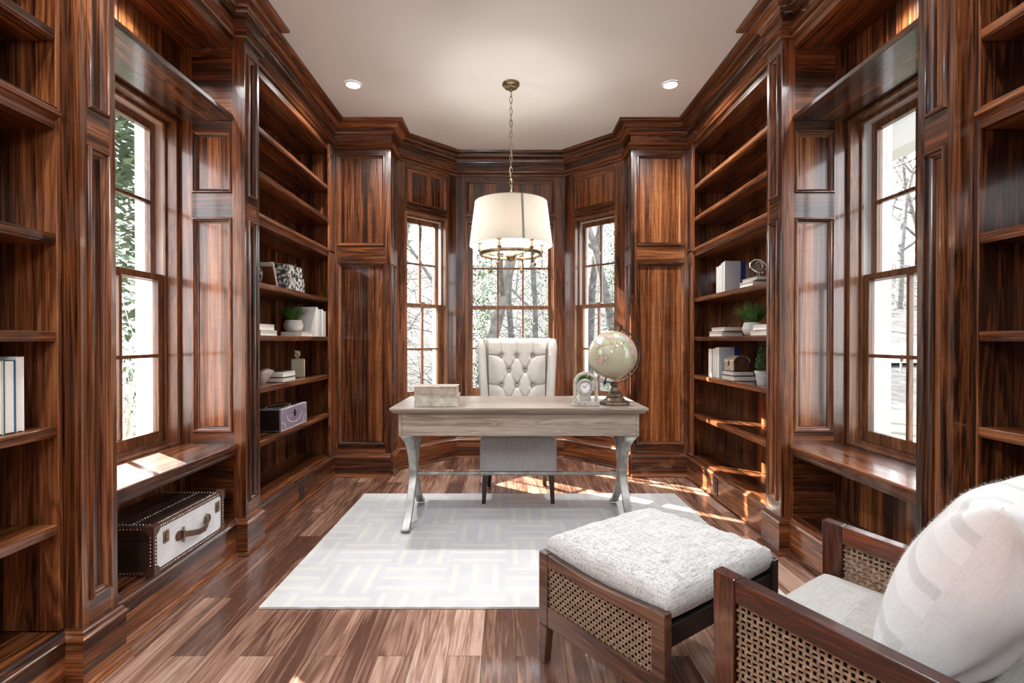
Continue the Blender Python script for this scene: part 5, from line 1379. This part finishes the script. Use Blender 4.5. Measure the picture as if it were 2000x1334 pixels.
tag(mb.build('gravel_drive', [DRIVE], smooth=180), 'pale drive crossing the lawn outside the right niche window', 'drive', kind='structure')
px_, py_ = 12.9, 16.8
t = thing('marker_post', 'short dark marker post on the lawn outside the right niche window', 'post', (px_, py_, gz(px_, py_)))
mb = MB(); mb.box(-.025,.025,-.02,.02,-.05,.56); mb.build('post', [plain('weathered_post', (.16,.14,.12), .9)], t, local=True)
mb = MB(); mb.box(-.05,.05,-.045,-.0205,.40,.62); mb.build('plate', [DBRONZE], t, local=True)
# porch roof to the right
t = thing('porch_roof', 'white porch ceiling and beam seen at the top of the right niche window', 'porch roof', (3.0, 3.0, 3.0))
mb = MB(); mb.box(2.09, 3.75, 1.5, 8.5, 3.12, 3.2); mb.build('ceiling_board', [EXTW], t)
mb = MB(); mb.box(3.50, 3.72, 1.5, 8.5, 2.90, 3.119); mb.build('beam', [EXTW], t)
for y in (1.62, 8.3):
    mb = MB(); mb.box(3.52, 3.70, y-.09, y+.09, GZ0+.05, 2.899); mb.build('column', [EXTW], t)

from mathutils.bvhtree import BVHTree
def tree_bvh():
    vs, ps = [], []
    for o in bpy.data.objects:
        if o.type == 'MESH' and o.parent is not None and o.parent.get('category') in ('tree', 'shrub', 'post'):
            b = len(vs); M = o.parent.location
            vs.extend(v.co+M for v in o.data.vertices); ps.extend(tuple(b+k for k in p.vertices) for p in o.data.polygons)
    return BVHTree.FromPolygons(vs, ps)
TB = tree_bvh()
def thicket(name, label, n, ys, xs, H, Ls, rads, seed, mat):
    t = thing(name, label, 'thicket', (0, ys[0], 0), kind='stuff'); rg = random.Random(seed); mb = MB()
    for i in range(n):
        y = rg.uniform(*ys); x = rg.uniform(*xs)*y; z = ground_z(x, y)+.12+rg.uniform(0, 1)**1.1*H
        a = rg.uniform(0, 6.28); e = rg.uniform(-.3, 1.2); d_ = Vector((math.cos(a), math.sin(a)*.5, e)).normalized(); L_ = rg.uniform(*Ls); pts = [Vector((x, y, z))]
        for k in range(3): d_ = (d_+Vector((rg.uniform(-.28,.28), rg.uniform(-.2,.2), rg.uniform(-.2,.25)))).normalized(); pts.append(pts[-1]+d_*L_/3)
        r0 = rg.choice(rads); s_ = MB(); s_.tube(pts, [r0, r0*.8, r0*.6, r0*.3], 3, caps=False)
        if TB is not None and BVHTree.FromPolygons(s_.v, s_.f).overlap(TB): continue
        b = len(mb.v); mb.v += s_.v; mb.f += [tuple(b+k for k in f) for f in s_.f]; mb.m += s_.m
    o = mb.build('branches', [mat], t); o['kind'] = 'stuff'
TW = plain('grey_twigs', (.05,.046,.042), .9)
thicket('thicket', 'tangle of fine bare branches filling the woods behind the bay windows', 6500, (11, 23), (-.60, .55), 8.5, (.8, 2.4), (.003, .005, .007, .012), 31, TW)
thicket('thicket', 'tangle of fine bare branches along the wood edge outside the right niche window', 2600, (24, 38), (.66, 1.05), 9, (1.2, 3.4), (.006, .010, .016), 32, TW)
# ------------------------------------------------------------------ light, world, camera
w = bpy.data.worlds.new('sky'); SC.world = w; w.use_nodes = True
nt = w.node_tree; bg = nt.nodes['Background']
tc = nd(nt, 'ShaderNodeTexCoord'); sp = nd(nt, 'ShaderNodeSeparateXYZ'); lk(nt, tc.outputs['Generated'], sp.inputs[0])
lk(nt, ramp(nt, sp.outputs['Z'], [(.0, (.80,.79,.77)), (.12, (.95,.96,.98)), (.7, (.80,.88,1.0))]), bg.inputs['Color'])
bg.inputs['Strength'].default_value = SKY
sun = bpy.data.lights.new('sun', 'SUN'); sun.energy = SUN; sun.angle = R(.6); sun.color = (1, .93, .82)
so = bpy.data.objects.new('sun', sun); C.objects.link(so)
el = R(SUNEL); d = Vector((.785*math.cos(el), -.62*math.cos(el), -math.sin(el)))
so.rotation_euler = d.to_track_quat('-Z', 'Y').to_euler()
def spot(loc, e, size=150, blend=.8, r=.05, col=(.96,.98,1.0)):
    l = bpy.data.lights.new('downlight_or_fill_beam', 'SPOT'); l.energy = e; l.spot_size = R(size); l.spot_blend = blend; l.shadow_soft_size = r; l.color = col
    o = bpy.data.objects.new('downlight_or_fill_beam', l); C.objects.link(o); o.location = loc
def point(loc, e, r=.03, col=(1,.90,.76)):
    l = bpy.data.lights.new('bulb_or_fill_light', 'POINT'); l.energy = e; l.shadow_soft_size = r; l.color = col
    o = bpy.data.objects.new('bulb_or_fill_light', l); C.objects.link(o); o.location = loc
for x in (-1.14, 1.14):
    for y, e in ((3.69, DOWN), (1.3, DOWN*.5), (-.4, DOWN*.6)): spot((x, y, 2.985), e)  # far row lights the real downlights; nearer rows are added fill without fixtures
for x in (-1.67, 1.67): spot((x, 2.33, 2.728), NICHE, 140)
point((-.5, -1.0, 2.35), REAR_FILL, .22, (.95,.975,1.0))  # added fill lamp behind the camera, belongs to no fixture
for k in range(6):
    a = R(9+60*k); point((CHX+.2*math.cos(a), CHY+.2*math.sin(a), 1.95), BULB)
cam = bpy.data.cameras.new('camera'); co = bpy.data.objects.new('camera', cam); C.objects.link(co)
cam.sensor_width = 36; cam.lens = 18.0; cam.shift_x = .005; cam.clip_start = .02; cam.clip_end = 300
PITCH = -.4
co.location = (-.035, 0, 1.16); co.rotation_euler = (R(90+PITCH), 0, 0)
cam.shift_y = (5-0)/2000 + 0
SC.camera = co
v = SC.view_settings; v.view_transform = 'Standard'; v.look = 'None'; v.gamma = 1; v.use_curve_mapping = False; v.exposure = EXPO
cy = SC.cycles
cy.max_bounces = 10; cy.diffuse_bounces = 6; cy.glossy_bounces = 4; cy.transmission_bounces = 6; cy.transparent_max_bounces = 24
cy.caustics_reflective = False; cy.caustics_refractive = False; cy.sample_clamp_indirect = 6; cy.use_denoising = True
